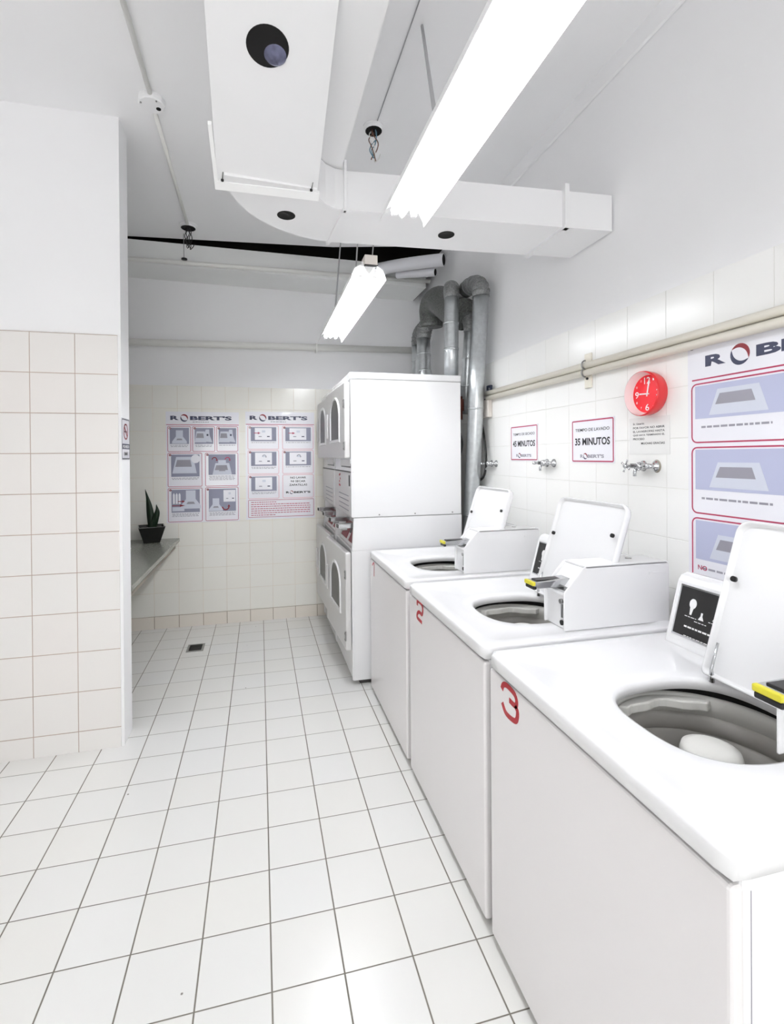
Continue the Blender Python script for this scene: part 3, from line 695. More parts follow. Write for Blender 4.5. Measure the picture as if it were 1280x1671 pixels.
# ================================================================== CEILING BOXES AND CONDUITS
def ceiling_box(label, x, y, r, style):
    t = thing('ceiling_junction_box', label, 'junction box', (x, y, ZC))
    b = MB()
    if style == 'cover':
        b.lathe([(r*.95, 0), (r, -.012), (r*.97, -.028), (r*.9, -.033), (0, -.034)], M_SHEET, n=10, smooth=False); b.build('cover', t)
        b = MB(); b.tube([(.028, .015, -.033), (.028, .015, -.036)], .011, M_DARK, 16); b.build('knockout', t)
        for dx, dy in ((-.045, -.015), (.028, -.038)):
            b = MB(); b.tube([(dx, dy, -.033), (dx, dy, -.037)], .004, M_STEEL, 8); b.build('screw', t)
    else:
        b.lathe([(r*1.25, 0), (r*1.25, -.006), (r, -.008), (r, -.022), (r*.93, -.023), (r*.91, -.016), (0, -.016)], M_SHEET, n=16, smooth=False, mlist=[M_SHEET, M_SHEET, M_SHEET, M_BLACK, M_DARK, M_DARK]); b.build('open_box', t)
        for k in range(5):
            b = MB(); a = k*1.3; c0 = Vector((.015*math.cos(a), .015*math.sin(a), -.02)); q = [c0]
            for j in range(1, 6):
                q.append(Vector((.018*math.cos(a+j*.9), .018*math.sin(a+j*1.1), -.02-.03*j)) + Vector((random.uniform(-.01, .01), 0, 0)))
            if k == 2: q += [q[-1]+Vector((.02, 0, .02)), q[-1]+Vector((.03, 0, .045))]
            b.tube(spline(q, 4), .0028, (M_BLACK if style == 'dark' else (M_BLUE, M_BROWNW, M_WPIPE, M_BROWNW, M_BLUE)[k]), 6)
            b.build('wire', t)
    return t
ceiling_box('round white blanked junction box on the left of the ceiling', -.487, 2.50, .062, 'cover')
ceiling_box('open dark junction box with dangling wires at the far left ceiling', -.498, 3.80, .052, 'dark')
ceiling_box('open junction box with coloured wires dangling above the strip lights', .592, 2.46, .044, 'colour')
b = MB(); b.tube([(-.455, -2.15, ZC-.012), (-.484, 2.45, ZC-.012)], .011, M_WPIPE, 12); tag(b.build('ceiling_conduit'), 'white conduit from the viewer to the blanked ceiling box', 'pipe')
b = MB(); b.tube([(-.488, 2.56, ZC-.012), (-.498, 3.75, ZC-.012)], .011, M_WPIPE, 12); tag(b.build('ceiling_conduit'), 'white conduit between the two left ceiling junction boxes', 'pipe')
b = MB(); b.tube([(.600, YF+.05, ZC-.006), (.598, 2.40, ZC-.006)], .0025, M_ROD, 8); tag(b.build('ceiling_cable'), 'thin grey cable along the ceiling to the box with coloured wires', 'cable')
b = MB(); b.tube([(-.552, 3.95, ZC), (-.552, 3.965, 2.985)], .003, M_STEEL, 6); b.lathe([(0, -.006), (.022, -.004), (.022, .006), (0, .008)], M_BLACK, (-.552, 3.975, 2.98), n=12)
tag(b.build('pull_cord'), 'thin cord hanging to a small black cap by the soffit', 'cord')

# boxed soffit along the back wall
so = thing('boxed_soffit', 'long white boxed soffit high on the back wall', 'soffit', (-.3, 4.24, 2.95))
b = MB(); S0 = Vector((-.3, 4.24, 2.95))
def sv(x, y, top): 
    s_ = (x+1.05)/2.5; return Vector((x, y, (3.136 - .022*s_) if top else (2.966 - .032*s_))) - S0
rows = [[sv(x, 4.06, 0), sv(x, YB+.004, 0), sv(x, YB+.004, 1), sv(x, 4.06, 1)] for x in (XL+.02, -1, 0, 1, 1.44)]
R, fs = b.grid(rows, M_SOFFIT, smooth=False)
for rw in (R[0], R[-1]): f = b.bm.faces.new(rw); b._tag([f], M_SOFFIT); fs.append(f)
bmesh.ops.recalc_face_normals(b.bm, faces=fs); b.build('box', so)
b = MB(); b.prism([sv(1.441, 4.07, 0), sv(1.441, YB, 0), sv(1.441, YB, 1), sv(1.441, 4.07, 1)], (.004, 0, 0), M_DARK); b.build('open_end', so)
b = MB(); b.tube([(XL+.02, 4.038, 2.968), (1.47, 4.038, 2.985)], .017, M_WPIPE, 14); tag(b.build('wall_conduit'), 'white conduit along the lower edge of the back soffit', 'pipe')
b = MB(); b.tube([(XL+.02, 4.388, 2.398), (1.42, 4.388, 2.452)], .030, M_WPIPE, 18); tag(b.build('wall_pipe'), 'thick white pipe across the back wall below the soffit', 'pipe')
b = MB(); b.box((.50, 4.352, 2.395), (.515, 4.424, 2.47), M_WPIPE, .002); tag(b.build('pipe_clip'), 'white clip holding the thick pipe on the back wall', 'clip')
# rolled wraps lying by the soffit
b = MB(); b.tube(spline([(.98, 4.0, 3.035), (1.12, 3.87, 3.03), (1.28, 3.74, 3.02), (1.435, 3.60, 3.00)], 5), .05, M_FOAM, 20, caps=False, radii=None)
b.tube([(1.30, 3.72, 3.018), (1.428, 3.606, 3.001)], .043, M_DARK, 16)
tag(b.build('paper_roll'), 'large white roll of wrap sticking out beside the soffit', 'roll')
b = MB(); b.tube(spline([(1.15, 3.96, 2.99), (1.28, 3.83, 2.965), (1.40, 3.70, 2.935)], 5), .032, M_FOAM, 16, caps=False)
b.tube([(1.30, 3.81, 2.96), (1.394, 3.706, 2.937)], .027, M_DARK, 14)
tag(b.build('paper_roll'), 'small white roll of wrap lying below the large roll', 'roll')

# ================================================================== RIGHT WALL: PIPES, BOX, FAUCETS, SIGNS
b = MB(); b.tube([(1.478, YF+.02, 1.868), (1.478, 2.99, 1.864)], .0155, M_CREAM, 14); tag(b.build('wall_pipe'), 'upper cream water pipe along the right wall', 'pipe', )
b = MB(); b.tube([(1.476, YF+.02, 1.832), (1.476, 2.96, 1.830)], .0155, M_CREAM, 14); tag(b.build('wall_pipe'), 'lower cream water pipe along the right wall', 'pipe')
b = MB(); b.box((1.490, 1.944, 1.762), (1.499, 1.990, 1.922), M_CREAM, .002)
for z in (1.868, 1.832):
    b.tube([(1.478+.020*math.cos(a), 1.967, z+.020*math.sin(a)) for a in [PI/2+PI*k/8 for k in range(9)]], .0035, M_STEEL, 8)
b.tube([(1.49, 1.967, 1.805), (1.484, 1.967, 1.805)], .006, M_BLACK, 8)
tag(b.build('pipe_bracket'), 'cream bracket clamping the two water pipes on the right wall', 'bracket')
t = thing('junction_box', 'cream junction box on the right wall at the end of the water pipes', 'junction box', (1.47, 3.02, 1.705))
b = MB(); b.box((-.001, -.085, 0), (.029, .085, .118), M_BOX, .005); b.build('case', t)
b = MB(); b.box((-.003, -.087, .118), (.029, .087, .124), M_BLACK, .001); b.build('seam', t)
t = thing('pipe_valve', 'small dark blue valve on top of the upper water pipe', 'valve', (1.475, 2.925, 1.878))
b = MB(); b.tube([(0, 0, 0), (0, 0, .020)], .007, M_STEEL, 10); b.build('stem', t)
b = MB(); b.box((-.012, -.026, .018), (.010, .026, .034), M_VALVE, .005); b.box((-.010, -.028, .0), (.006, -.014, .024), M_VALVE, .003); b.box((-.010, .014, .002), (.006, .028, .024), M_VALVE, .003); b.build('handle', t)

def faucet(y, z, label, cross, stain=False):
    t = thing('wall_faucet', label, 'faucet', (XW, y, z), 'chrome hose taps on the right wall'); t.scale = (.72, .72, .85)
    for i, dy in enumerate((-.058, .030)):
        b = MB(); r = .026
        b.lathe([(r, -.001), (r*.96, -.008), (r*.7, -.016), (r*.45, -.024), (.010, -.030), (.010, -.052), (0, -.052)], M_CHROME, (0, dy, 0), 'X', n=24); b.build('escutcheon', t)
    b = MB(); b.tube([(-.045, -.058, 0), (-.045, .075, 0)], .012, M_CHROME, 16); b.lathe([(0, -.075), (.017, -.07), (.021, -.048), (.017, -.028), (0, -.024)], M_CHROME, (0, -.005, 0), 'X', n=20)
    b.tube([(-.045, .030, 0), (-.060, .030, -.03), (-.060, .030, -.048)], .009, M_CHROME, 12); b.build('valve_body', t)
    hs = ((.070, 1),) + (((-.035, .7),) if cross else ())
    for hy, sc in hs:
        b = MB(); b.lathe([(0, -.098*1), (.009, -.095), (.011, -.080), (.008, -.066), (.008, -.045)], M_CHROME, (0, hy, 0), 'X', n=16)
        if cross:
            for k in range(4):
                a = PI/4*.6 + PI/2*k; dv = Vector((0, math.cos(a), math.sin(a)))
                c = Vector((-.085, hy, 0)); b.tube([c, c+dv*.026*sc, c+dv*.031*sc], .004, M_CHROME, 8, radii=[.0035, .004, .006])
        else:
            b.tube([(-.045, .07, 0), (-.05, hy+.02, 0), (-.052, hy+.032, 0)], .006, M_CHROME, 10, radii=[.009, .006, .003])
        b.build('handle', t)
    if stain:
        b = MB(); b.lathe([(.030, -.001), (.028, -.004), (0, -.005)], M_APRON, (0, -.062, 0), 'X', n=20); b.build('wall_flange', t)
faucet(2.925, 1.397, 'chrome wall tap nearest the vent pipe, hose looped behind it', False)
faucet(2.290, 1.408, 'chrome wall tap to the right of the 45 MINUTOS sign', False)
faucet(1.620, 1.404, 'chrome wall tap with cross handles below the paper notice', True, True)

UR, VR = Vector((0, -1, 0)), Vector((0, 0, 1))       # reading direction on the right wall; faces -x
def quad(b, O, U, V, u0, v0, u1, v1, m, lift, th=.0004):
    W = U.cross(V); O = Vector(O)
    b.prism([O+U*u0+V*v0+W*lift, O+U*u1+V*v0+W*lift, O+U*u1+V*v1+W*lift, O+U*u0+V*v1+W*lift], W*th, m)
def rframe(b, O, U, V, u0, v0, u1, v1, r, wd, m, lift):
    """rounded rectangle outline"""
    W = U.cross(V); O = Vector(O)
    def loop(i, l):
        out = []; rr = max(r-i, .0005)
        for cx, cy, a0 in ((u1-i-rr, v1-i-rr, 0), (u0+i+rr, v1-i-rr, 90), (u0+i+rr, v0+i+rr, 180), (u1-i-rr, v0+i+rr, 270)):
            for k in range(5):
                a = math.radians(a0+22.5*k); out.append(O+U*(cx+rr*math.cos(a))+V*(cy+rr*math.sin(a))+W*l)
        return out
    b.grid([loop(0, lift), loop(0, lift+.0003), loop(wd, lift+.0003), loop(wd, lift)], m, smooth=False)
def poly(b, O, U, V, pts, m, lift, th=.0003):
    W = U.cross(V); O = Vector(O); b.prism([O+U*u+V*v+W*lift for u, v in pts], W*th, m)
def swoosh(b, O, U, V, cx, cy, r, lift):
    for m, a0, a1 in ((M_REDDARK, -30, 150), (M_PDARK, 150, 330)):
        n = 14; outp, inp = [], []
        for k in range(n+1):
            t = k/n; a = math.radians(a0+(a1-a0)*t); w_ = .42*r*math.sin(PI*t)**.7
            outp.append((cx+r*.95*math.cos(a), cy+r*math.sin(a))); inp.append((cx+(r*.95-w_)*math.cos(a), cy+(r-w_)*math.sin(a)))
        poly(b, O, U, V, outp+inp[::-1][1:-1], m, lift)
def logo(b, O, U, V, u0, v0, wdt, h, lift, m=None):
    m = m or M_PDARK
    b.text('R', m, Vector(O)+U*u0+V*v0, U, V, wdt*.135, h, .045, lift=lift)
    swoosh(b, O, U, V, u0+wdt*.222, v0+h*.5, h*.90, lift)
    b.text("BERT'S", m, Vector(O)+U*(u0+wdt*.315)+V*v0, U, V, wdt*.685, h, .045, lift=lift)
def textline(b, O, U, V, u0, u1, v, h, m, lift):
    k = u0
    while k < u1-.004:
        e = min(u1, k+random.uniform(.010, .028)); quad(b, O, U, V, k, v, e, v+h, m, lift, .0002); k = e+.005
def small_sign(name, label, y0, z0, w_, h_, minutes, line):
    O = Vector((XW-.0005, y0, z0)); b = MB()
    t = thing(name, label, 'sign', O)
    Z = Vector((0, 0, 0))
    quad(b, Z, UR, VR, 0, 0, w_, h_, M_PAPER, 0, .003)
    rframe(b, Z, UR, VR, .004, .004, w_-.004, h_-.004, .008, .006, M_PRED, .0032)
    o = b.build('board', t)
    b = MB()
    b.text(line, M_PBLACK, Z+UR*w_*.10+VR*h_*.72, UR, VR, w_*.80, h_*.07, .01, lift=.0036)
    b.text(minutes, M_PBLACK, Z+UR*w_*.09+VR*h_*.40, UR, VR, w_*.82, h_*.17, .03, lift=.0036)
    logo(b, Z, UR, VR, w_*.22, h_*.11, w_*.56, h_*.08, .0036, M_PTXT)
    b.build('lettering', t)
small_sign('time_sign', 'white red-bordered sign reading 45 MINUTOS on the tiled wall', 2.692, 1.418, .295, .207, '45 MINUTOS', 'TIEMPO DE SECADO')
small_sign('time_sign', 'white red-bordered sign reading 35 MINUTOS left of the clock', 2.097, 1.413, .295, .205, '35 MINUTOS', 'TIEMPO DE LAVADO')
t = thing('paper_notice', 'clear sheet notice with black text below the red clock', 'notice', (XW-.0005, 1.717, 1.450)); Z = Vector((0, 0, 0))
b = MB(); quad(b, Z, UR, VR, 0, 0, .205, .148, M_PAPER2, 0, .0015); b.build('sheet', t)
b = MB()
for txt, u, v, wd_ in (('Sr. Usuario:', .022, .120, .06), ('POR FAVOR NO ABRIR', .022, .103, .16), ('EL LAVARROPAS HASTA', .022, .088, .16), ('QUE HAYA TERMINADO EL', .022, .073, .16), ('PROCESO', .022, .058, .06), ('MUCHAS GRACIAS', .065, .040, .117)):
    b.text(txt, M_PBLACK, Z+UR*u+VR*v, UR, VR, wd_, .0085, .02, lift=.0018)
b.build('lettering', t)

# clock: deep round red bowl with a sunken dial
t = thing('wall_clock', 'round red wall clock with white numerals', 'clock', (XW, 1.604, 1.688)); R_ = .088
b = MB(); b.lathe([(R_*.93, 0), (R_*.98, -.012), (R_*1.0, -.040), (R_*.985, -.048), (R_*.955, -.050)], M_RED, (0, 0, 0), 'X', n=56); b.build('rim', t)
b = MB(); b.lathe([(R_*.955, -.050), (R_*.94, -.046), (R_*.84, -.016)], M_PINKW, (0, 0, 0), 'X', n=56); b.build('inner_ring', t)
b = MB(); b.lathe([(0, -.016), (R_*.845, -.016)], M_REDDIAL, (0, 0, 0), 'X', n=56); dial = b.build('dial', t)
Z = Vector((-.0165, 0, 0))
for hr in range(1, 13):
    a = PI/2 - hr*PI/6; big = hr % 3 == 0; rr = R_*(.60 if big else .70); s_ = .026 if big else .009
    wd_ = {12: .030, 3: .017, 6: .019, 9: .019}.get(hr, .007)
    b = MB(); b.text(str(hr), M_WHITEP, Z+UR*(rr*math.cos(a)-wd_/2)+VR*(rr*math.sin(a)-s_/2), UR, VR, wd_, s_, .01, lift=.0002); b.build('numeral', t)
for nm, ang, ln, w_ in (('minute_hand', 78, .052, .005), ('hour_hand', 176, .040, .004)):
    b = MB(); a = math.radians(ang); dv = UR*math.cos(a)+VR*math.sin(a); pv = UR*(-math.sin(a))+VR*math.cos(a)
    b.prism([Z-dv*.010+pv*w_/2, Z+dv*ln+pv*w_*.7, Z+dv*ln-pv*w_*.7, Z-dv*.010-pv*w_/2], (-.0015, 0, 0), M_WHITEP); b.build(nm, t)

# ================================================================== POSTERS
def icon_washer(b, O, U, V, u, v, s, lift):
    poly(b, O, U, V, [(u-.42*s, v), (u+.42*s, v), (u+.42*s, v+.12*s), (u+.20*s, v+.42*s), (u+.20*s, v+.80*s), (u-.20*s, v+.80*s), (u-.20*s, v+.42*s), (u-.42*s, v+.12*s)], M_PLIGHT, lift)
    poly(b, O, U, V, [(u-.18*s, v+.20*s), (u+.18*s, v+.20*s), (u+.12*s, v+.30*s), (u-.12*s, v+.30*s)], M_PTXT, lift+.0003)
def icon_top(b, O, U, V, u0, v0, w_, h_, lift):
    poly(b, O, U, V, [(u0, v0), (u0+w_, v0), (u0+w_*.86, v0+h_*.95), (u0+w_*.16, v0+h_*.95)], M_PLIGHT, lift)
    poly(b, O, U, V, [(u0+w_*.12, v0+h_*.38), (u0+w_*.80, v0+h_*.38), (u0+w_*.74, v0+h_*.78), (u0+w_*.2, v0+h_*.78)], M_PTXT, lift+.0003)
def icon_dryer(b, O, U, V, u0, v0, w_, h_, lift):
    quad(b, O, U, V, u0, v0, u0+w_, v0+h_, M_PAPER, lift, .0003)
    quad(b, O, U, V, u0+w_*.22, v0+h_*.24, u0+w_*.40, v0+h_*.31, M_PTXT, lift+.0003, .0002)
    quad(b, O, U, V, u0+w_*.72, v0+h_*.24, u0+w_*.88, v0+h_*.32, M_PDARK, lift+.0003, .0002)
    quad(b, O, U, V, u0+w_*.42, v0+h_*.62, u0+w_*.62, v0+h_*.80, M_PLIGHT, lift+.0003, .0002)
def arrow(b, O, U, V, u, v, L_, m, lift):
    poly(b, O, U, V, [(u, v-.003), (u+L_*.6, v-.003), (u+L_*.6, v-.010), (u+L_, v), (u+L_*.6, v+.010), (u+L_*.6, v+.003), (u, v+.003)], m, lift)
def uarrow(b, O, U, V, u, v, r, m, lift, flip=1):
    n = 14; o_, i_ = [], []
    for k in range(n+1):
        a = PI*k/n; o_.append((u+r*math.cos(a), v+flip*r*math.sin(a))); i_.append((u+r*.68*math.cos(a), v+flip*r*.68*math.sin(a)))
    poly(b, O, U, V, o_+i_[::-1], m, lift)
    uu = u + r*.84; poly(b, O, U, V, [(uu-r*.4, v), (uu+r*.4, v), (uu, v-flip*r*.6)], m, lift)
def poster(label, O, U, V, W_, H_, kind, group='instruction posters'):
    t = thing('instruction_poster', label, 'poster', O, group); Z = Vector((0, 0, 0))
    b = MB(); quad(b, Z, U, V, 0, 0, W_, H_, M_PAPER, 0, .0015); b.build('sheet', t)
    b = MB(); l = .0018
    logo(b, Z, U, V, W_*.06, H_*.925, W_*.84, H_*.038, l); textline(b, Z, U, V, W_*.36, W_*.58, H_*.905, .006, M_PTXT, l)
    b.build('title', t)
    b = MB(); quad(b, Z, U, V, .004, H_*.880, W_-.002, H_*.886, M_PRED, l)
    def cell(u0, v0, u1, v1, num, pic, lines, icon, mframe=M_PRED):
        u0, u1, v0, v1 = u0*W_, u1*W_, v0*H_, v1*H_
        rframe(b, Z, U, V, u0, v0, u1, v1, .012, .0042, mframe, l)
        pv0 = v1 - (v1-v0)*pic - .012; a0, a1 = u0+(u1-u0)*.10, u1-(u1-u0)*.08
        if icon: quad(b, Z, U, V, a0, pv0, a1, v1-.014, M_PGREY if kind != 'wall' else M_PLIL, l)
        cu, pw, ph = (a0+a1)/2, a1-a0, v1-.014-pv0
        L2 = l+.0005
        if icon == 'machine': icon_washer(b, Z, U, V, cu, pv0+.004, ph*1.02, L2)
        if icon == 'top': icon_top(b, Z, U, V, a0+pw*.06, pv0+ph*.18, pw*.78, ph*.72, L2); 
        if icon == 'hand':
            icon_top(b, Z, U, V, a0, pv0+ph*.10, pw*.62, ph*.72, L2)
            poly(b, Z, U, V, [(a0+pw*.55, pv0+ph*.15), (a0+pw*.95, pv0+ph*.1), (a0+pw*.80, pv0+ph*.55), (a0+pw*.78, pv0+ph*.9), (a0+pw*.60, pv0+ph*.9), (a0+pw*.5, pv0+ph*.6)], M_PLIGHT, L2+.0004)
            quad(b, Z, U, V, a0+pw*.64, pv0+ph*.5, a0+pw*.74, pv0+ph*.62, M_PDARK, L2+.0008, .0002)
        if icon == 'dial':
            icon_top(b, Z, U, V, a0+pw*.04, pv0+ph*.15, pw*.86, ph*.78, L2)
            poly(b, Z, U, V, [(a0+pw*.86+pw*.16*math.cos(k*PI/12), pv0+ph*.80+pw*.16*math.sin(k*PI/12)) for k in range(24)], M_PAPER, L2+.0008)
        if icon == 'turns':
            icon_washer(b, Z, U, V, cu, pv0, ph*.9, L2); icon_top(b, Z, U, V, a0+pw*.14, pv0, pw*.72, ph*.6, L2+.0001)
            uarrow(b, Z, U, V, a0+pw*.22, pv0+ph*.74, pw*.10, M_REDDARK, L2+.001); uarrow(b, Z, U, V, a0+pw*.70, pv0+ph*.74, pw*.10, M_PRED, L2+.001)
        if icon == 'soap':
            icon_washer(b, Z, U, V, a0+pw*.68, pv0+ph*.16, ph*1.0, L2)
            for q in range(3): poly(b, Z, U, V, [(a0+pw*(.05+.10*q), pv0+ph*.38), (a0+pw*(.12+.10*q), pv0+ph*.38), (a0+pw*(.12+.10*q), pv0+ph*.78), (a0+pw*(.085+.10*q), pv0+ph*.86), (a0+pw*(.05+.10*q), pv0+ph*.78)], M_PAPER, L2)
            arrow(b, Z, U, V, a0+pw*.22, pv0+ph*.48, pw*.26, M_REDDARK, L2+.0008); arrow(b, Z, U, V, a0+pw*.02, pv0+ph*.30, pw*.46, M_REDDARK, L2+.0008)
            quad(b, Z, U, V, a0+pw*.03, pv0+ph*.06, a0+pw*.45, pv0+ph*.24, M_PLIGHT, L2)
        if icon == 'move':
            icon_washer(b, Z, U, V, a0+pw*.26, pv0+.004, ph*.7, L2); icon_dryer(b, Z, U, V, a0+pw*.54, pv0+ph*.42, pw*.44, ph*.52, L2)
            uarrow(b, Z, U, V, a0+pw*.62, pv0+ph*.20, pw*.14, M_REDDARK, L2+.001, -1)
        if icon and icon.startswith('dry'):
            icon_dryer(b, Z, U, V, a0+pw*.16, pv0+ph*.10, pw*.66, ph*.84, L2)
            if icon == 'dry_arrow': arrow(b, Z, U, V, a0+pw*.12, pv0+ph*.58, pw*.26, M_PRED, L2+.0008)
            if icon == 'dry_dial': uarrow(b, Z, U, V, a0+pw*.52, pv0+ph*.66, pw*.08, M_PTXT, L2+.0008)
        if num: poly(b, Z, U, V, [(u0+.020+.0095*math.cos(k*PI/8), v1-.018+.0095*math.sin(k*PI/8)) for k in range(16)], M_REDDARK, L2+.0012); b.text(num, M_WHITEP, Z+U*(u0+.0172)+V*(v1-.0235), U, V, .0056, .011, .01, lift=L2+.0018)
        for q in range(lines):
            vv = pv0 - .014 - .0105*q
            textline(b, Z, U, V, a0+.004+.004*(q % 2), a1-.004-.01*(q % 2), vv, .0045, M_PTXT, l)
    if kind == 'dry':
        cell(.03, .650, .475, .872, '1', .60, 1, 'dry_arrow', M_PPINK); cell(.525, .650, .985, .872, '2', .60, 1, 'dry_arrow', M_PPINK)
        cell(.03, .420, .475, .642, '3', .60, 2, 'dry_dial', M_PPINK); cell(.525, .420, .985, .642, '4', .60, 1, 'dry_dial', M_PPINK)
        cell(.03, .190, .475, .412, '5', .62, 2, 'dry', M_PPINK); cell(.525, .190, .985, .412, None, 0, 0, None, M_PPINK)
        for q, txt in enumerate(('NO LAVAR', 'NI SECAR', 'ZAPATILLAS')):
            b.text(txt, M_PBLACK, Z+U*(W_*.755-(.070, .065, .080)[q])+V*(H_*(.372-.034*q)), U, V, (.140, .130, .160)[q], .019, .02, lift=l)
        logo(b, Z, U, V, W_*.575, H_*.235, W_*.36, .018, l, M_PBLACK)
        rframe(b, Z, U, V, W_*.03, H_*.018, W_*.985, H_*.180, .006, .004, M_PRED, l)
        quad(b, Z, U, V, W_*.04, H_*.024, W_*.975, H_*.174, M_PAPER, l-.0001)
        for q in range(7): textline(b, Z, U, V, W_*.07, W_*(.93 - (.5 if q in (0, 6) else 0)), H_*(.155-.020*q), .006, M_PRED, l+.0005)
    else:
        c3 = ((.02, .335), (.355, .665), (.685, .985))
        for q, (u0, u1) in enumerate(c3): cell(u0, .640, u1, .870, str(q+1), .64, 2 if q < 2 else 1, ('machine', 'hand', 'hand')[q])
        cell(.02, .325, .485, .630, '4', .66, 2, 'dial'); cell(.525, .325, .985, .630, '5', .62, 4, 'turns')
        cell(.02, .010, .485, .315, '6', .68, 3, 'soap'); cell(.525, .010, .985, .315, '7', .68, 3, 'move')
    b.build('artwork', t)
    return t
UX, VZ = Vector((1, 0, 0)), Vector((0, 0, 1))
# on the back wall UX x VZ faces -y
poster('washing instruction poster with red framed pictures, left one on the back wall', (-.775, YB-.0005, .892), UX, VZ, .600, .954, 'wash')
poster('drying instruction poster reading NO LAVAR NI SECAR ZAPATILLAS, right one on the back wall', (-.120, YB-.0005, .900), UX, VZ, .606, .954, 'dry')
# third poster on the right wall, cut off by the picture edge: rows of large framed pictures
t = thing('instruction_poster', 'large instruction poster at the right picture edge behind washer number 3', 'poster', (XW-.0005, 1.432, .985), 'instruction posters'); Z = Vector((0, 0, 0))
b = MB(); quad(b, Z, UR, VR, 0, 0, .72, .865, M_PAPER, 0, .0015); b.build('sheet', t)
b = MB(); logo(b, Z, UR, VR, .070, .765, .56, .038, .0018, M_PDARK); b.build('title', t)
b = MB(); l = .0018; quad(b, Z, UR, VR, .018, .722, .70, .727, M_PRED, l)
for row, (v0, v1) in enumerate(((.503, .712), (.256, .490), (.012, .243))):
    for col_, (u0, u1) in enumerate(((.014, .345), (.375, .700))):
        rframe(b, Z, UR, VR, u0, v0, u1, v1, .022, .005, M_PRED, l)
        quad(b, Z, UR, VR, u0+.016, v0+.085, u1-.016, v1-.010, M_PLIL, l)
        icon_top(b, Z, UR, VR, u0+.07, v0+.095, .20, .09, l+.0005)
        textline(b, Z, UR, VR, u0+.04, u1-.05, v0+.052, .007, M_PTXT, l); 
        if row == 2 and col_ == 0: b.text('NO', M_PRED, Z+UR*(u0+.024)+VR*(v0+.048), UR, VR, .036, .017, .02, lift=l+.0003)
b.build('artwork', t)
b = MB(); b.tube([(0, -.018, .838), (-.005, -.018, .838)], .006, M_STEEL, 12); b.build('screw', t)

# no smoking sign on the edge of the partition
t = thing('no_smoking_sign', 'narrow no smoking sign on the partition edge', 'sign', (-.6755, 2.662, 1.443)); b = MB()
UP, VP = Vector((0, 1, 0)), Vector((0, 0, 1)); Z = Vector((0, 0, 0))      # faces +x
quad(b, Z, UP, VP, 0, 0, .155, .213, M_PAPER, 0, .002); rframe(b, Z, UP, VP, .003, .003, .152, .210, .014, .005, M_PBLACK, .0022)
b.build('board', t)
b = MB(); cx, cy, r = .078, .145, .042
for k in range(32):
    a0, a1 = 2*PI*k/32, 2*PI*(k+1)/32
    poly(b, Z, UP, VP, [(cx+r*math.cos(a0), cy+r*math.sin(a0)), (cx+r*math.cos(a1), cy+r*math.sin(a1)), (cx+.80*r*math.cos(a1), cy+.80*r*math.sin(a1)), (cx+.80*r*math.cos(a0), cy+.80*r*math.sin(a0))], M_REDDARK, .0024)
poly(b, Z, UP, VP, [(cx-.034, cy+.024), (cx-.026, cy+.032), (cx+.034, cy-.024), (cx+.026, cy-.032)], M_REDDARK, .0024)
quad(b, Z, UP, VP, cx-.026, cy-.004, cx+.022, cy+.004, M_PBLACK, .0021)
quad(b, Z, UP, VP, .014, .055, .142, .082, M_PDARK, .0024)
b.text('PROHIBIDO', M_WHITEP, Z+UP*.020+VP*.060, UP, VP, .116, .016, .02, lift=.0030)
b.text('FUMAR', M_PBLACK, Z+UP*.040+VP*.022, UP, VP, .076, .018, .02, lift=.0026)
b.build('print', t)

# ================================================================== COUNTER AND PLANT
t = thing('granite_counter', 'grey granite counter behind the partition', 'counter', (-1.1, 3.62, .765))
b = MB(); b.box((XL+.02+1.1, 2.83-3.62, -.030), (-.672+1.1, YB-.004-3.62, 0), M_GRANITE, .003); b.build('worktop', t)
b = MB(); b.box((XL+.05+1.1, 2.85-3.62, -.085), (-.705+1.1, YB-.01-3.62, -.030), M_APRON); b.build('apron', t)
b = MB(); b.lathe([(.150, .001), (.148, .004), (.140, .004), (.136, .0008), (0, .0006)], M_STEEL, (0, .35, 0), n=40, mlist=[M_STEEL, M_STEEL, M_STEEL, M_DARK]); b.build('sink', t)
for yy in (2.95, 3.7, 4.34):
    b = MB(); b.box((XL+.06+1.1, yy-3.62, -.765), (XL+.12+1.1, yy+.05-3.62, -.085), M_STEEL); b.build('leg', t)
t = thing('potted_snake_plant', 'snake plant in a black square pot on the granite counter', 'plant', (-.865, 4.275, .7665))
def sq(h, z): return [(h, h, z), (-h, h, z), (-h, -h, z), (h, -h, z)]
b = MB(); R, fs = b.grid([sq(.060, 0), sq(.098, .125), sq(.100, .132), sq(.092, .132), sq(.084, .115)], M_POT, smooth=False); f = b.bm.faces.new(R[0][::-1]); b._tag([f], M_POT)
bmesh.ops.recalc_face_normals(b.bm, faces=fs+[f]); b.build('pot', t, bevel=.004, rot=(0, 0, math.radians(14)))
b = MB(); b.box((-.080, -.080, .10), (.080, .080, .116), M_SOIL); b.build('soil', t, rot=(0, 0, math.radians(14)))
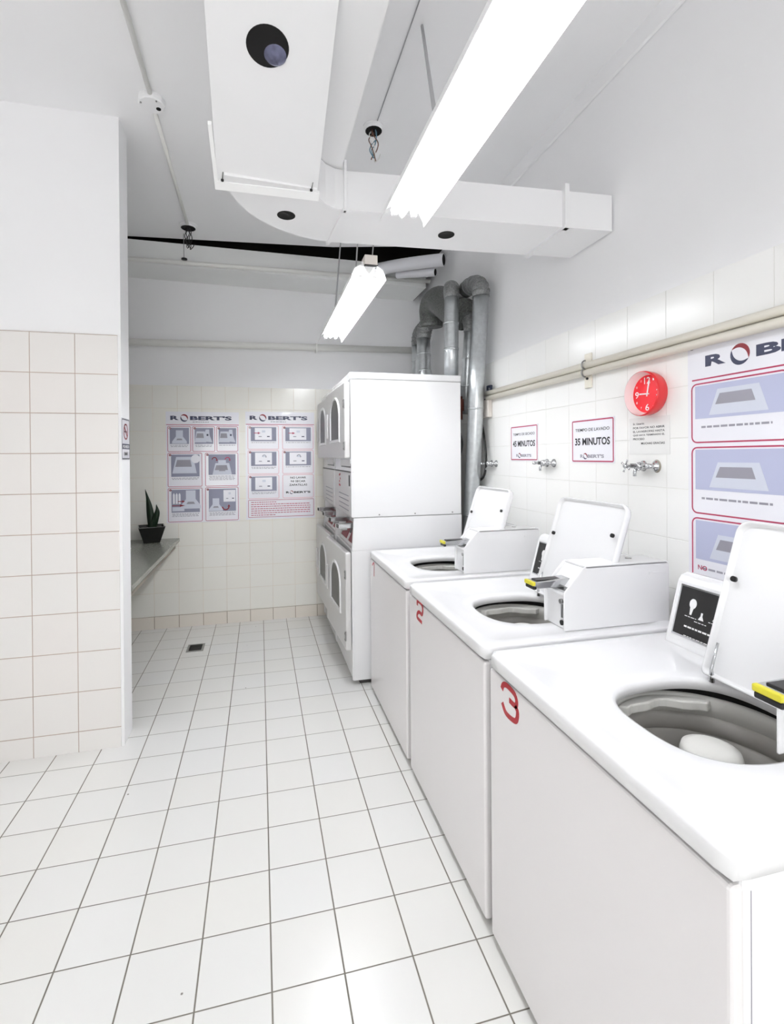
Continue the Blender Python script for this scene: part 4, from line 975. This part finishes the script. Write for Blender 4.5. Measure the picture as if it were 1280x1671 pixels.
def leaf(pts, w_):
    b = MB(); P_ = spline(pts, 6); n = len(P_); rows = []
    for i, p in enumerate(P_):
        k = i/(n-1); ww = w_*(.55+.9*math.sin(PI*min(1, k*1.05+.15))*.6)*(1-k**5) + .0008; 
        rows.append([p+Vector((-ww, 0, 0)), p+Vector((-ww*.5, .005, 0)), p+Vector((0, .008, 0)), p+Vector((ww*.5, .005, 0)), p+Vector((ww, 0, 0)), p+Vector((0, .0045, 0))])
    R, fs = b.grid(rows, M_LEAF); bmesh.ops.recalc_face_normals(b.bm, faces=fs); b.build('leaf', t)
leaf([(.0, 0, .11), (-.005, 0, .20), (-.02, 0, .32), (-.045, 0, .43)], .026)
leaf([(.015, .01, .11), (.03, 0, .19), (.045, 0, .25), (.038, 0, .305)], .024)

# ================================================================== FLOOR DRAIN, CABLES
t = thing('floor_drain', 'small square metal drain in the tiled floor', 'drain', (-.487, 3.91, 0))
b = MB(); 
for a, c in (((-.062, -.075), (.062, -.058)), ((-.062, .058), (.062, .075)), ((-.062, -.058), (-.045, .058)), ((.045, -.058), (.062, .058))):
    b.box((a[0], a[1], -.002), (c[0], c[1], .003), M_STEEL)
b.build('frame', t)
b = MB(); b.box((-.046, -.059, -.002), (.046, .059, .0008), M_DARK)
for k in range(5): b.box((-.044, -.048+.022*k, 0), (.044, -.042+.022*k, .0018), M_GASKET)
b.build('grate', t)
b = MB(); b.tube(spline([(1.485, 3.06, 1.66), (1.47, 3.00, 1.58), (1.46, 2.955, 1.46), (1.455, 2.945, 1.38), (1.46, 2.99, 1.31), (1.465, 3.08, 1.27), (1.47, 3.16, 1.22)], 6), .0075, M_CABLE, 8)
tag(b.build('black_cable'), 'black cable looping behind the first chrome tap', 'cable')
b = MB(); b.tube(spline([(1.33, 3.16, 1.68), (1.335, 3.09, 1.60), (1.335, 3.06, 1.52), (1.33, 3.10, 1.42), (1.325, 3.16, 1.30), (1.325, 3.17, 1.02), (1.325, 3.10, .92)], 6), .008, M_CABLE, 8)
tag(b.build('black_cable'), 'black cable hanging between the dryer and the long vent pipe', 'cable')
b = MB(); b.tube([(1.355, 3.12, 1.84), (1.355, 3.12, 1.76)], .022, M_COPPER, 12); b.tube([(1.355, 3.12, 1.86), (1.355, 3.12, 1.70)], .012, M_COPPER, 10)
tag(b.build('gas_fitting'), 'rust red pipe fitting behind the dryer corner', 'fitting')
